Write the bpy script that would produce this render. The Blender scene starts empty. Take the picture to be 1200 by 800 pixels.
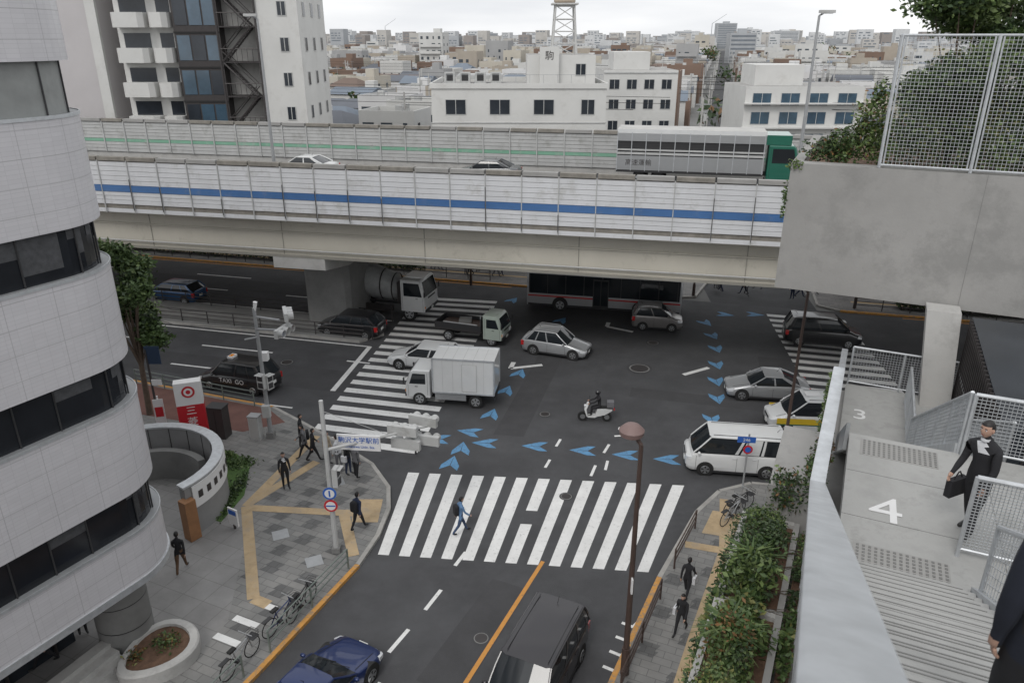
import bpy, math, random
import numpy as np
from mathutils import Vector, Matrix
R=random.Random(7)
rad=math.radians
S=bpy.context.scene
COL=S.collection
# ------------------------------------------------------------------ materials
MATS={}
def mk(name,col,rough=.6,metal=0.0,var=.12,scale=3.0,bump=0.0,bscale=40,coat=0.0,wear=None,spec=.5):
    if name in MATS: return MATS[name]
    m=bpy.data.materials.new(name); m.use_nodes=True
    nt=m.node_tree; N=nt.nodes; Lk=nt.links
    p=N['Principled BSDF']
    p.inputs['Roughness'].default_value=rough; p.inputs['Metallic'].default_value=metal
    p.inputs['Specular IOR Level'].default_value=spec
    if coat: p.inputs['Coat Weight'].default_value=coat; p.inputs['Coat Roughness'].default_value=.05
    c=Vector(col[:3])
    tc=N.new('ShaderNodeTexCoord')
    if var>0:
        n1=N.new('ShaderNodeTexNoise'); n1.inputs['Scale'].default_value=scale; n1.inputs['Detail'].default_value=8; n1.inputs['Roughness'].default_value=.65
        Lk.new(tc.outputs['Object'],n1.inputs['Vector'])
        r=N.new('ShaderNodeValToRGB'); r.color_ramp.elements[0].position=.3; r.color_ramp.elements[1].position=.7
        a=c*(1-var); b=c*(1+var)
        r.color_ramp.elements[0].color=(a[0],a[1],a[2],1); r.color_ramp.elements[1].color=(min(b[0],1),min(b[1],1),min(b[2],1),1)
        Lk.new(n1.outputs['Fac'],r.inputs['Fac'])
        out=r.outputs['Color']
        if wear is not None:
            n2=N.new('ShaderNodeTexNoise'); n2.inputs['Scale'].default_value=wear[1]; n2.inputs['Detail'].default_value=10; n2.inputs['Roughness'].default_value=.75
            Lk.new(tc.outputs['Object'],n2.inputs['Vector'])
            r2=N.new('ShaderNodeValToRGB'); r2.color_ramp.elements[0].position=wear[2]; r2.color_ramp.elements[1].position=wear[2]+.12
            r2.color_ramp.elements[0].color=(0,0,0,1); r2.color_ramp.elements[1].color=(wear[3],)*3+(1,)
            Lk.new(n2.outputs['Fac'],r2.inputs['Fac'])
            mx=N.new('ShaderNodeMixRGB'); mx.inputs['Color2'].default_value=(*wear[0],1)
            Lk.new(r2.outputs['Color'],mx.inputs['Fac']); Lk.new(out,mx.inputs['Color1']); out=mx.outputs['Color']
        Lk.new(out,p.inputs['Base Color'])
    else:
        p.inputs['Base Color'].default_value=(*c,1)
    if bump>0:
        n3=N.new('ShaderNodeTexNoise'); n3.inputs['Scale'].default_value=bscale; n3.inputs['Detail'].default_value=6
        Lk.new(tc.outputs['Object'],n3.inputs['Vector'])
        bp=N.new('ShaderNodeBump'); bp.inputs['Strength'].default_value=bump; bp.inputs['Distance'].default_value=.02
        Lk.new(n3.outputs['Fac'],bp.inputs['Height']); Lk.new(bp.outputs['Normal'],p.inputs['Normal'])
    MATS[name]=m; return m
def mkbrick(name,c1,c2,mortar,bw,bh,rot=0,uv=False,rough=.7,msize=.012,offset=.5,stain=.2,big=None):
    m=bpy.data.materials.new(name); m.use_nodes=True
    nt=m.node_tree; N=nt.nodes; Lk=nt.links; p=N['Principled BSDF']; p.inputs['Roughness'].default_value=rough
    tc=N.new('ShaderNodeTexCoord'); mp=N.new('ShaderNodeMapping'); mp.inputs['Rotation'].default_value=(0,0,rad(rot))
    Lk.new(tc.outputs['UV' if uv else 'Object'],mp.inputs['Vector'])
    b=N.new('ShaderNodeTexBrick'); b.inputs['Scale'].default_value=1; b.inputs['Brick Width'].default_value=bw; b.inputs['Row Height'].default_value=bh
    b.inputs['Mortar Size'].default_value=msize; b.offset=offset
    b.inputs['Color1'].default_value=(*c1,1); b.inputs['Color2'].default_value=(*c2,1); b.inputs['Mortar'].default_value=(*mortar,1)
    Lk.new(mp.outputs['Vector'],b.inputs['Vector'])
    out=b.outputs['Color']
    if big:
        b2=N.new('ShaderNodeTexBrick'); b2.inputs['Scale'].default_value=1; b2.inputs['Brick Width'].default_value=big[0]; b2.inputs['Row Height'].default_value=big[1]
        b2.inputs['Mortar Size'].default_value=big[2]; b2.offset=.5 if not uv else 0; b2.inputs['Color1'].default_value=(1,1,1,1); b2.inputs['Color2'].default_value=(big[3],)*3+(1,)
        b2.inputs['Mortar'].default_value=(big[4],)*3+(1,)
        Lk.new(mp.outputs['Vector'],b2.inputs['Vector'])
        mm=N.new('ShaderNodeMixRGB'); mm.blend_type='MULTIPLY'; mm.inputs['Fac'].default_value=1
        Lk.new(out,mm.inputs['Color1']); Lk.new(b2.outputs['Color'],mm.inputs['Color2']); out=mm.outputs['Color']
    n=N.new('ShaderNodeTexNoise'); n.inputs['Scale'].default_value=.8; n.inputs['Detail'].default_value=9; n.inputs['Roughness'].default_value=.7
    Lk.new(tc.outputs['Object'],n.inputs['Vector'])
    r=N.new('ShaderNodeValToRGB'); r.color_ramp.elements[0].position=.3; r.color_ramp.elements[1].position=.7
    r.color_ramp.elements[0].color=(1-stain,)*3+(1,); r.color_ramp.elements[1].color=(1,1,1,1)
    Lk.new(n.outputs['Fac'],r.inputs['Fac'])
    mm=N.new('ShaderNodeMixRGB'); mm.blend_type='MULTIPLY'; mm.inputs['Fac'].default_value=1
    Lk.new(out,mm.inputs['Color1']); Lk.new(r.outputs['Color'],mm.inputs['Color2'])
    Lk.new(mm.outputs['Color'],p.inputs['Base Color'])
    MATS[name]=m; return m

ASPH=(.068,.069,.073)
M_asph=mk('asphalt',ASPH,.88,var=.2,scale=.5,bump=.5,bscale=60,wear=((.048,.048,.051),.16,.48,.65))
M_asph2=mk('asphalt_dark',(.058,.059,.062),.9,var=.2,scale=.6,bump=.5,bscale=60)
M_patch=mk('asphalt_patch',(.056,.056,.059),.92,var=.15,scale=1,bump=.4)
M_white=mk('road_paint_white',(.70,.70,.69),.75,var=.1,scale=1.2,wear=((.22,.22,.22),7.0,.56,.7))
M_orange=mk('road_paint_orange',(.56,.26,.06),.75,var=.1,scale=2,wear=((.1,.09,.08),7.0,.55,.7))
M_blue=mk('road_paint_blue',(.11,.27,.46),.75,var=.15,scale=2,wear=((.09,.10,.12),7,.52,.75))
M_redpave=mk('red_pavement',(.15,.075,.062),.9,var=.2,scale=.8,bump=.3,bscale=60)
M_tact=mk('tactile_yellow',(.44,.33,.20),.85,var=.2,scale=3,bump=.6,bscale=25,wear=((.3,.25,.19),1.5,.5,.7))
M_curb=mk('kerb_stone',(.34,.33,.31),.85,var=.2,scale=2)
M_curbor=mk('kerb_orange',(.56,.28,.07),.8,var=.15,scale=3,wear=((.22,.2,.17),4,.5,.85))
M_tiles=mkbrick('pavement_tiles',(.21,.21,.205),(.26,.255,.245),(.14,.14,.135),.6,.3,rot=24,stain=.3)
M_tdark=mkbrick('pavement_tiles_dark',(.12,.12,.12),(.15,.15,.148),(.09,.09,.09),.3,.3,rot=24,stain=.3)
M_plaza=mkbrick('plaza_pavers',(.25,.245,.24),(.28,.275,.27),(.18,.175,.17),.9,.9,rot=24,stain=.3,offset=0)
M_pav2=mkbrick('far_pavers',(.25,.24,.23),(.19,.185,.18),(.14,.14,.135),.6,.3,rot=14,stain=.3)
M_ground=mk('ground_mat',(.16,.16,.155),.9,var=.25,scale=.05)
M_conc=mk('concrete',(.32,.315,.305),.85,var=.10,scale=.7,bump=.2,bscale=18,wear=((.25,.248,.24),.9,.52,.6))
M_conc2=mk('concrete_cast',(.31,.305,.295),.88,var=.12,scale=.35,bump=.25,bscale=14,wear=((.235,.233,.225),.45,.48,.7))
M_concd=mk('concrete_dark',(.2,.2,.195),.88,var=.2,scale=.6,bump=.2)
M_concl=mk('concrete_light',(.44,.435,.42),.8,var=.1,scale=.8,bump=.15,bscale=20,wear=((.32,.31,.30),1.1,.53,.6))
M_cwall=mk('curved_wall_grey',(.25,.25,.25),.7,var=.12,scale=1)
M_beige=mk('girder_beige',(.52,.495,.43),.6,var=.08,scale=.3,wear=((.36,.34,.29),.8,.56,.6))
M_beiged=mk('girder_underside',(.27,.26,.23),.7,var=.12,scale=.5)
M_panel=mk('barrier_white',(.64,.65,.67),.45,var=.07,scale=.6,wear=((.47,.47,.46),1.0,.53,.65))
M_panblue=mk('barrier_blue',(.06,.15,.34),.45,var=.12,scale=.8,wear=((.14,.2,.32),1.2,.54,.6))
M_pangreen=mk('barrier_green',(.20,.40,.29),.5,var=.1,scale=.8,wear=((.36,.42,.38),1.2,.5,.7))
M_pangrey=mk('barrier_grey',(.46,.465,.46),.6,var=.1,scale=.8,wear=((.31,.31,.295),1.2,.52,.7))
M_cap=mk('barrier_cap',(.23,.215,.19),.7,var=.25,scale=2)
M_galv=mk('galvanised_steel',(.54,.56,.58),.45,metal=.55,var=.14,scale=5,bump=.05)
M_steel=mk('steel_grey',(.36,.37,.38),.5,metal=.4,var=.1)
M_dsteel=mk('steel_dark',(.055,.05,.05),.5,metal=.3,var=.1)
M_brown=mk('pole_brown',(.075,.05,.042),.5,var=.1)
M_black=mk('black_rubber',(.018,.018,.018),.75,var=.1)
M_dark=mk('dark_trim',(.03,.03,.032),.5,var=.05)
M_glass=mk('car_glass',(.018,.022,.026),.06,var=0,spec=.6)
M_bglass=mk('building_glass',(.03,.036,.045),.1,var=.3,scale=.5,spec=.5)
M_rglass=mk('ribbon_glass',(.014,.016,.02),.12,var=.3,scale=.5,spec=.4)
M_bluegl=mk('blue_glass',(.05,.09,.13),.08,var=.3,scale=.5,spec=.9)
M_blind=mk('window_blind',(.26,.27,.265),.6,var=.15,scale=1.5)
M_head=mk('headlamp',(.7,.72,.74),.1,var=0,coat=1)
M_tail=mk('tail_lamp',(.45,.02,.02),.15,var=0,coat=1)
M_amber=mk('amber_lamp',(.7,.25,.02),.2,var=0)
M_rim=mk('alloy_rim',(.45,.46,.47),.3,metal=.8,var=0)
M_plate=mk('number_plate',(.75,.76,.74),.5,var=0)
M_wall=mk('white_wall',(.58,.58,.565),.75,var=.06,scale=.3,wear=((.46,.45,.43),.5,.53,.5))
M_wallb=mkbrick('tile_facade',(.60,.59,.61),(.57,.56,.58),(.49,.48,.50),.3,.1,uv=True,rough=.35,msize=.004,offset=0,stain=.08,big=(1.18,.62,.009,.985,.72))
M_red=mk('sign_red',(.50,.02,.03),.4,var=.04)
M_swhite=mk('sign_white',(.72,.72,.72),.45,var=.03)
M_sblue=mk('sign_blue',(.03,.12,.45),.45,var=.03)
M_soil=mk('soil',(.12,.07,.045),.95,var=.35,scale=4,bump=.8,bscale=20)
M_grass=mk('grass_mat',(.07,.13,.035),.95,var=.3,scale=3,bump=.8,bscale=60)
M_bark=mk('bark',(.11,.08,.06),.9,var=.3,scale=6,bump=.6,bscale=15)
def leafm(name,c): return mk(name,c,.55,var=.35,scale=1.3)
L1=leafm('leaf_mid',(.060,.102,.030)); L2=leafm('leaf_dark',(.030,.056,.019)); L3=leafm('leaf_light',(.115,.165,.05)); L4=leafm('leaf_autumn',(.18,.095,.035)); L5=leafm('leaf_yellow',(.18,.18,.055))
def paint(name,c,metal=.0): return mk('paint_'+name,c,.32,metal=metal,var=.05,scale=1.2,coat=.7)
# ------------------------------------------------------------------ mesh builder
class MB:
    def __init__(s,name): s.n=name; s.V=[]; s.F=[]; s.MI=[]; s.mats=[]; s.M=Matrix.Identity(4); s.uv={}; s.kids=[]
    def mi(s,m):
        if m not in s.mats: s.mats.append(m)
        return s.mats.index(m)
    def pts(s,P):
        i=len(s.V); M=s.M
        for p in P: s.V.append(tuple(M@Vector(p)))
        return i
    def face(s,P,m,uv=None):
        i=s.pts(P); s.F.append(tuple(range(i,i+len(P)))); s.MI.append(s.mi(m))
        if uv: s.uv[len(s.F)-1]=uv
    def raw(s,V,F,m):
        i=s.pts(V); k=s.mi(m)
        for f in F: s.F.append(tuple(a+i for a in f)); s.MI.append(k)
    def box(s,cx,cy,cz,sx,sy,sz,m,rz=0,top=None):
        x,y,z=sx/2,sy/2,sz/2; P=[(-x,-y,-z),(x,-y,-z),(x,y,-z),(-x,y,-z),(-x,-y,z),(x,-y,z),(x,y,z),(-x,y,z)]
        c,sn=math.cos(rz),math.sin(rz)
        P=[(cx+a*c-b*sn,cy+a*sn+b*c,cz+d) for a,b,d in P]
        s.raw(P,[(3,2,1,0),(0,1,5,4),(1,2,6,5),(2,3,7,6),(3,0,4,7)],m)
        s.raw(P[4:],[(0,1,2,3)],top or m)
    def b2(s,x0,x1,y0,y1,z0,z1,m,top=None): s.box((x0+x1)/2,(y0+y1)/2,(z0+z1)/2,abs(x1-x0),abs(y1-y0),abs(z1-z0),m,top=top)
    def prism(s,poly,z0,z1,m,top=None):
        n=len(poly); i=s.pts([(x,y,z0) for x,y in poly]+[(x,y,z1) for x,y in poly])
        for k in range(n):
            s.F.append((i+k,i+(k+1)%n,i+n+(k+1)%n,i+n+k)); s.MI.append(s.mi(m))
        s.face([(x,y,z1) for x,y in poly],top or m); s.face([(x,y,z0) for x,y in reversed(poly)],m)
    def tube(s,p0,p1,r0,r1,m,n=10,caps=True):
        p0=Vector(p0);p1=Vector(p1);d=(p1-p0)
        if d.length<1e-6: return
        d.normalize(); a=d.orthogonal().normalized(); b=d.cross(a)
        P=[];
        for p,r in((p0,r0),(p1,r1)):
            for k in range(n):
                t=2*math.pi*k/n; P.append(p+a*math.cos(t)*r+b*math.sin(t)*r)
        F=[(k,(k+1)%n,n+(k+1)%n,n+k) for k in range(n)]
        if caps: F+= [tuple(reversed(range(n))),tuple(range(n,2*n))]
        s.raw(P,F,m)
    def sph(s,c,r,m,n=10,k=6):
        if not hasattr(r,'__len__'): r=(r,r,r)
        P=[];F=[]
        for j in range(k+1):
            t=math.pi*j/k
            for i in range(n):
                f=2*math.pi*i/n; P.append((c[0]+r[0]*math.sin(t)*math.cos(f),c[1]+r[1]*math.sin(t)*math.sin(f),c[2]+r[2]*math.cos(t)))
        for j in range(k):
            for i in range(n): F.append((j*n+i,(j+1)*n+i,(j+1)*n+(i+1)%n,j*n+(i+1)%n))
        s.raw(P,F,m)
    def loft(s,secs,m,caps=True,closed=True):
        n=len(secs[0]); P=[p for q in secs for p in q]; F=[]
        for j in range(len(secs)-1):
            for i in range(n if closed else n-1): F.append((j*n+i,j*n+(i+1)%n,(j+1)*n+(i+1)%n,(j+1)*n+i))
        if caps: F+=[tuple(reversed(range(n))),tuple(range((len(secs)-1)*n,len(secs)*n))]
        s.raw(P,F,m)
    def strip(s,p0,p1,w,z,m):
        a=Vector((p0[0],p0[1]));b=Vector((p1[0],p1[1]));d=(b-a).normalized();q=Vector((-d.y,d.x))*w/2
        s.face([(a.x-q.x,a.y-q.y,z),(b.x-q.x,b.y-q.y,z),(b.x+q.x,b.y+q.y,z),(a.x+q.x,a.y+q.y,z)],m)
    def leaves(s,blobs,n,size,mats,seed=1):
        rg=np.random.default_rng(seed); vols=np.array([b[1][0]*b[1][1]*b[1][2] for b in blobs])**.8; vols=vols/vols.sum()
        idx=rg.choice(len(blobs),n,p=vols)
        C=np.array([b[0] for b in blobs],float)[idx]; Rr=np.array([b[1] for b in blobs],float)[idx]
        d=rg.normal(size=(n,3)); d/=np.linalg.norm(d,axis=1)[:,None]
        rr=(rg.random(n)**.45)[:,None]*(1+.18*rg.normal(size=(n,1)))
        P=C+d*Rr*rr
        a=rg.normal(size=(n,3)); a[:,2]*=.6; a/=np.linalg.norm(a,axis=1)[:,None]
        q=rg.normal(size=(n,3)); b=np.cross(a,q); b/=np.linalg.norm(b,axis=1)[:,None]
        sz=size*(.6+.8*rg.random((n,1)))
        v=np.stack([P-a*sz,P+b*sz*.5,P+a*sz,P-b*sz*.5],1).reshape(-1,3)
        M=np.array(s.M); v=v@M[:3,:3].T+M[:3,3]
        i0=len(s.V); s.V.extend(map(tuple,v.tolist()))
        mi=[s.mi(m) for m in mats]
        pick=(idx*7%len(mats)+ (rg.random(n)<.45)*rg.integers(0,len(mats),n))%len(mats)
        for k in range(n):
            j=i0+4*k; s.F.append((j,j+1,j+2,j+3)); s.MI.append(mi[pick[k]])
    def text(s,body,size,M,m,align='CENTER'): s.kids.append((body,size,M,m,align))
    def build(s,loc=(0,0,0),rz=0,smooth=35):
        me=bpy.data.meshes.new(s.n); me.from_pydata(s.V,[],s.F)
        for m in s.mats: me.materials.append(m)
        me.polygons.foreach_set('material_index',s.MI)
        if s.uv:
            ul=me.uv_layers.new(name='UVMap')
            for fi,uv in s.uv.items():
                ls=me.polygons[fi].loop_start
                for k,u in enumerate(uv): ul.data[ls+k].uv=u
        if smooth:
            me.polygons.foreach_set('use_smooth',[True]*len(s.F)); me.update()
            me.set_sharp_from_angle(angle=rad(smooth))
        me.update()
        o=bpy.data.objects.new(s.n,me); o.location=loc; o.rotation_euler=(0,0,rz); COL.objects.link(o)
        for body,size,M,m,al in s.kids:
            cu=bpy.data.curves.new('lettering','FONT'); cu.body=body; cu.size=size; cu.align_x=al; cu.align_y='CENTER'; cu.extrude=.003
            cu.materials.append(m); t=bpy.data.objects.new('lettering',cu); t.parent=o; t.matrix_local=M; COL.objects.link(t)
        return o
def TM(loc,xd,yd):
    xd=Vector(xd).normalized();yd=Vector(yd).normalized();zd=xd.cross(yd)
    M=Matrix((xd,yd,zd)).transposed().to_4x4(); M.translation=Vector(loc); return M
# ------------------------------------------------------------------ people
SKIN=mk('skin',(.45,.28,.21),.5,var=.05); SHOE=mk('shoe_black',(.02,.02,.02),.4,var=0)
def cloth(n,c): return mk('cloth_'+n,c,.9,var=.15,scale=8,bump=.15,bscale=25)
C_blk=cloth('black',(.018,.018,.021)); C_navy=cloth('navy',(.025,.035,.07)); C_dnav=cloth('dark_navy',(.014,.017,.028)); C_gry=cloth('grey',(.14,.14,.15)); C_wht=cloth('white',(.60,.61,.63))
C_blu=cloth('blue',(.12,.22,.38)); C_bei=cloth('beige',(.38,.31,.22)); C_jean=cloth('denim',(.05,.08,.15)); C_brn=cloth('brown',(.12,.07,.04))
HAIR=mk('hair_black',(.012,.010,.010),.55,var=.2,scale=20)
def person(name,loc,face,top,bottom,h=1.7,legs=((4,3),(-4,3)),arms=((6,12),(-4,14)),lean=2,hair=HAIR,shirt=None,sit=None,bag=None,helmet=None,bulk=1.0):
    V=[];E=[];RD=[];T=[];roots=[]
    def add(p,r,par=None,tag='top'):
        V.append(Vector(p));RD.append(r)
        if par is not None: E.append((par,len(V)-1));T.append(tag)
        return len(V)-1
    ld=[]
    for a,k in legs:
        a,k=rad(a),rad(k); ld.append(.43*math.cos(a)+.42*math.cos(a-k))
    hz=(max(ld)+.115) if sit is None else sit
    ln=rad(lean)
    def up(x,y,z): return (x+math.sin(ln)*(z),y,hz+.02+math.cos(ln)*z)
    b=bulk
    pel=add((0,0,hz+.03),.135*b); roots.append(pel)
    wa=add(up(0,0,.2),.118*b,pel); ch=add(up(.005,0,.36),.14*b,wa); uc=add(up(0,0,.46),.115*b,ch)
    nk=add(up(.005,0,.545),.055,uc,'top'); nh=add(up(.02,0,.62),.05,nk,'skin')
    for sg,(a,k) in zip((1,-1),legs):
        a,k=rad(a),rad(k)
        hp=add((0,sg*.095,hz-.04),.098*b,pel,'bot')
        m=V[hp]+Vector((math.sin(a),0,-math.cos(a)))*.2; th=add(m,.085*b,hp,'bot')
        kn=add(V[hp]+Vector((math.sin(a),0,-math.cos(a)))*.40,.062*b,th,'bot')
        dv=Vector((math.sin(a-k),0,-math.cos(a-k)))
        cf=add(V[kn]+dv*.15,.056*b,kn,'bot')
        an=add(V[kn]+dv*.40,.042,cf,'bot')
        fl=rad(0) if k<rad(25) else -(k-a)*.6
        fd=Vector((math.cos(fl),0,math.sin(fl)))
        bl=add(V[an]+fd*.10+Vector((0,sg*.01,-.035)),.042,an,'shoe'); add(V[an]+fd*.18+Vector((0,sg*.015,-.045)),.03,bl,'shoe')
    for sg,(a,k) in zip((1,-1),arms):
        a,k=rad(a),rad(k)
        sh=add(up(0,sg*.165,.445),.066*b,uc)
        d1=Vector((math.sin(a),sg*.16,-math.cos(a))).normalized(); mm=add(V[sh]+d1*.13,.055*b,sh)
        el=add(V[sh]+d1*.28,.045*b,mm)
        d2=Vector((math.sin(a+k),sg*.02,-math.cos(a+k))).normalized()
        fa=add(V[el]+d2*.12,.043*b,el); wr=add(V[el]+d2*.24,.031,fa)
        pm=add(V[wr]+d2*.05,.033,wr,'skin'); pe=add(V[wr]+d2*.085,.030,pm,'skin')
        sd=Vector((0,1,0)).cross(d2).normalized()
        if sd.dot(Vector((math.cos(a+k),0,math.sin(a+k))))<0: sd=-sd
        inn=Vector((0,-sg,0))
        for j,(o,l) in enumerate(((.028,.072),(.010,.082),(-.010,.076),(-.027,.060))):
            q0=add(V[wr]+d2*.075+sd*o*.8,.0105,None); roots.append(q0)
            q1=add(V[q0]+d2*(l*.5)+sd*o*.12+inn*.006,.0098,q0,'skin'); q2=add(V[q1]+d2*(l*.38)+inn*.022,.0085,q1,'skin')
        q0=add(V[wr]+d2*.03+sd*.022,.012,None); roots.append(q0)
        q1=add(V[q0]+d2*.03+sd*.022+inn*.01,.011,q0,'skin'); add(V[q1]+d2*.03+sd*.006+inn*.012,.009,q1,'skin')
    me=bpy.data.meshes.new('tmp'); me.from_pydata([tuple(v) for v in V],E,[]); o=bpy.data.objects.new('tmp',me); COL.objects.link(o)
    md=o.modifiers.new('s','SKIN'); md.use_smooth_shade=True; md.branch_smoothing=.4
    sv=me.skin_vertices[0].data
    for i,r in enumerate(RD): sv[i].radius=(r,r); sv[i].use_root=(i in roots)
    ms=o.modifiers.new('u','SUBSURF'); ms.levels=1
    dg=bpy.context.evaluated_depsgraph_get(); ev=o.evaluated_get(dg); em=bpy.data.meshes.new_from_object(ev)
    co=np.zeros(len(em.vertices)*3); em.vertices.foreach_get('co',co); co=co.reshape(-1,3)
    bpy.data.objects.remove(o)
    B=MB(name)
    A=np.array([V[i] for i,j in E]);Bv=np.array([V[j] for i,j in E]); rr=np.array([max(RD[i],RD[j]) for i,j in E])
    tm={'top':top,'bot':bottom,'skin':SKIN,'shoe':SHOE}
    i0=B.pts([tuple(c) for c in co])
    for p in em.polygons:
        c=co[list(p.vertices)].mean(0); ab=Bv-A; t=np.clip(((c-A)*ab).sum(1)/(ab*ab).sum(1),0,1)
        dd=np.linalg.norm(c-(A+ab*t[:,None]),axis=1)-rr*.8; tg=T[int(dd.argmin())]
        m=tm[tg]; zz=c[2]-hz
        if tg=='bot' and -.1<zz<.05 and abs(c[1])<.3 and sit is None: m=top
        if shirt and tg=='top' and zz>.28 and c[0]>.07 and abs(c[1])<.012+max(0,(zz-.28))*.16 and zz<.56: m=shirt
        B.F.append(tuple(v+i0 for v in p.vertices)); B.MI.append(B.mi(m))
    hc=Vector(up(.03,0,.70)); n,k=16,12; P=[];F=[]
    for j in range(k+1):
        t=math.pi*j/k
        for i in range(n):
            f=2*math.pi*i/n; x,y,z=math.sin(t)*math.cos(f),math.sin(t)*math.sin(f),math.cos(t)
            ax,ay,az=.095,.076,.118
            jaw=max(0,-z); ax_=ax*(1-.18*jaw); ay_=ay*(1-.32*jaw)
            px=x*ax_+.012*jaw
            if abs(f if f<math.pi else f-2*math.pi)<.25 and -.35<z<.05: px+=.018*(1 if z<-.05 else .6)
            if x>.4 and .02<z<.3 and .2<abs(y)<.6: px-=.006
            hairy=(z>.38 or (x<.15 and z>-.55)); s_=1.09 if hairy else 1.0
            P.append((hc.x+px*s_,hc.y+y*ay_*s_,hc.z+z*az*s_))
    for j in range(k):
        for i in range(n): F.append((j*n+i,(j+1)*n+i,(j+1)*n+(i+1)%n,j*n+(i+1)%n))
    i1=B.pts(P)
    for f in F:
        c=np.mean([P[q] for q in f],axis=0)-np.array(hc); m=hair if (c[2]>.048 or (c[0]<.012 and c[2]>-.065)) else SKIN
        B.F.append(tuple(q+i1 for q in f)); B.MI.append(B.mi(m))
    for sg in(1,-1):
        B.sph((hc.x+.082,sg*.03,hc.z+.008),(.010,.013,.008),C_wht,8,5); B.sph((hc.x+.089,sg*.03,hc.z+.008),(.005,.006,.006),HAIR,6,4)
        B.box(hc.x+.088,sg*.03,hc.z+.03,.008,.032,.006,HAIR); B.sph((hc.x+.0,sg*.08,hc.z-.005),(.018,.008,.03),SKIN,8,5)
    B.box(hc.x+.083,0,hc.z-.058,.01,.04,.007,mk('lips',(.35,.13,.11),.5,var=0))
    if helmet: B.sph((hc.x-.005,0,hc.z+.025),(.14,.12,.135),helmet,14,8)
    if shirt:
        B.loft([[(hc.x-.02+math.cos(t)*.060,math.sin(t)*.060,hc.z-.165) for t in [i*math.pi/6 for i in range(12)]],[(hc.x-.02+math.cos(t)*.055,math.sin(t)*.055,hc.z-.130) for t in [i*math.pi/6 for i in range(12)]]],shirt,caps=False)
    if bag=='back':
        x,y,z=up(-.2,0,.28); B.loft([[(x-.07*q,-.13*q,z+w),(x+.07,-.14*q,z+w),(x+.07,.14*q,z+w),(x-.07*q,.13*q,z+w)] for q,w in((.8,-.24),(1,-.2),(1,.1),(.85,.2),(.5,.23))],C_blk)
        for sg in(1,-1): B.tube(up(.13,sg*.09,.25),up(.0,sg*.1,.5),.018,.018,C_blk,6)
    if bag=='hand':
        B.box(.02,-.27,hz-.32,.32,.09,.26,C_blk); B.tube((-.07,-.27,hz-.19),(.0,-.27,hz-.09),.01,.01,C_blk,6); B.tube((.09,-.27,hz-.19),(.02,-.27,hz-.09),.01,.01,C_blk,6)
    if bag=='shoulder':
        B.box(-.02,-.26,hz+.0,.26,.10,.28,C_wht); B.tube((0,-.25,hz+.14),up(0,-.15,.5),.012,.012,C_blk,6)
    bpy.data.meshes.remove(em)
    k=h/1.74; ob=B.build(loc,face,smooth=60); ob.scale=(k,k,k); return ob
WALK=dict(legs=((24,6),(-18,22)),arms=((-20,12),(22,25)))
WALK2=dict(legs=((-16,20),(22,5)),arms=((20,22),(-18,10)))
Z=.13
def ped(x,y,f,top,bot,z=Z,**k): person('pedestrian',(x,y,z),rad(f),top,bot,**k)
ped(-2.0,24.4,25,C_blu,C_jean,z=.012,bag='back',**WALK)
ped(-9.65,27.4,-60,C_blk,C_blk,h=1.76,shirt=C_wht)
ped(-9.9,30.9,10,C_blk,C_blk); ped(-9.5,30.0,200,C_gry,C_blk,bag='back',**WALK); ped(-9.0,29.6,30,C_blk,C_blk,**WALK2)
ped(-7.7,28.9,150,C_wht,C_gry); ped(-7.2,28.5,-20,C_blk,C_navy,bag='shoulder'); ped(-8.3,29.3,-20,C_bei,C_gry); ped(-6.8,28.2,60,C_gry,C_blk)
ped(-4.5,30.6,80,C_blk,C_blk,z=.012,bag='back',**WALK)
ped(-6.0,24.5,60,C_navy,C_blk,bag='back',**WALK2)
ped(6.0,20.7,60,C_blk,C_blk,h=1.62,bag='shoulder',**WALK); ped(5.45,19.0,235,C_blk,C_blk,h=1.6,bag='shoulder',**WALK2)
ped(-13.9,19.0,-50,C_blk,C_blk); ped(-14.3,17.6,200,C_gry,C_blk,bag='hand',**WALK); ped(-11.9,22.0,100,C_blk,C_brn,**WALK2)
pp=[C_blk,C_navy,C_gry,C_brn,C_bei,C_blk,C_wht]
for i in range(18):
    x=R.uniform(-7,3) if i<9 else R.uniform(15,26)
    ped(x,(56.4+R.uniform(-.8,1.6)-.25*x)/.97,R.choice([-15,165,120,-60]),R.choice(pp),R.choice([C_blk,C_navy,C_gry]),h=R.uniform(1.58,1.78),**R.choice([WALK,WALK2,{}]))
SA=rad(-25.2)
ce,se=math.cos(SA),math.sin(SA)
def SF(e,s,z=0): return (e*ce-s*se,e*se+s*ce,z)
person('businessman',SF(1.98,10.35,11.7),rad(205),C_blk,C_blk,h=1.74,shirt=C_wht,bulk=1.12,bag='hand',lean=7,legs=((14,16),(-8,8)),arms=((8,22),(10,30)))
person('businessman',SF(1.06,3.25,14.66),rad(70),C_dnav,C_blk,h=1.76,shirt=C_wht,bulk=1.22,legs=((14,16),(-8,8)),arms=((-6,14),(12,40)))
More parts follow.
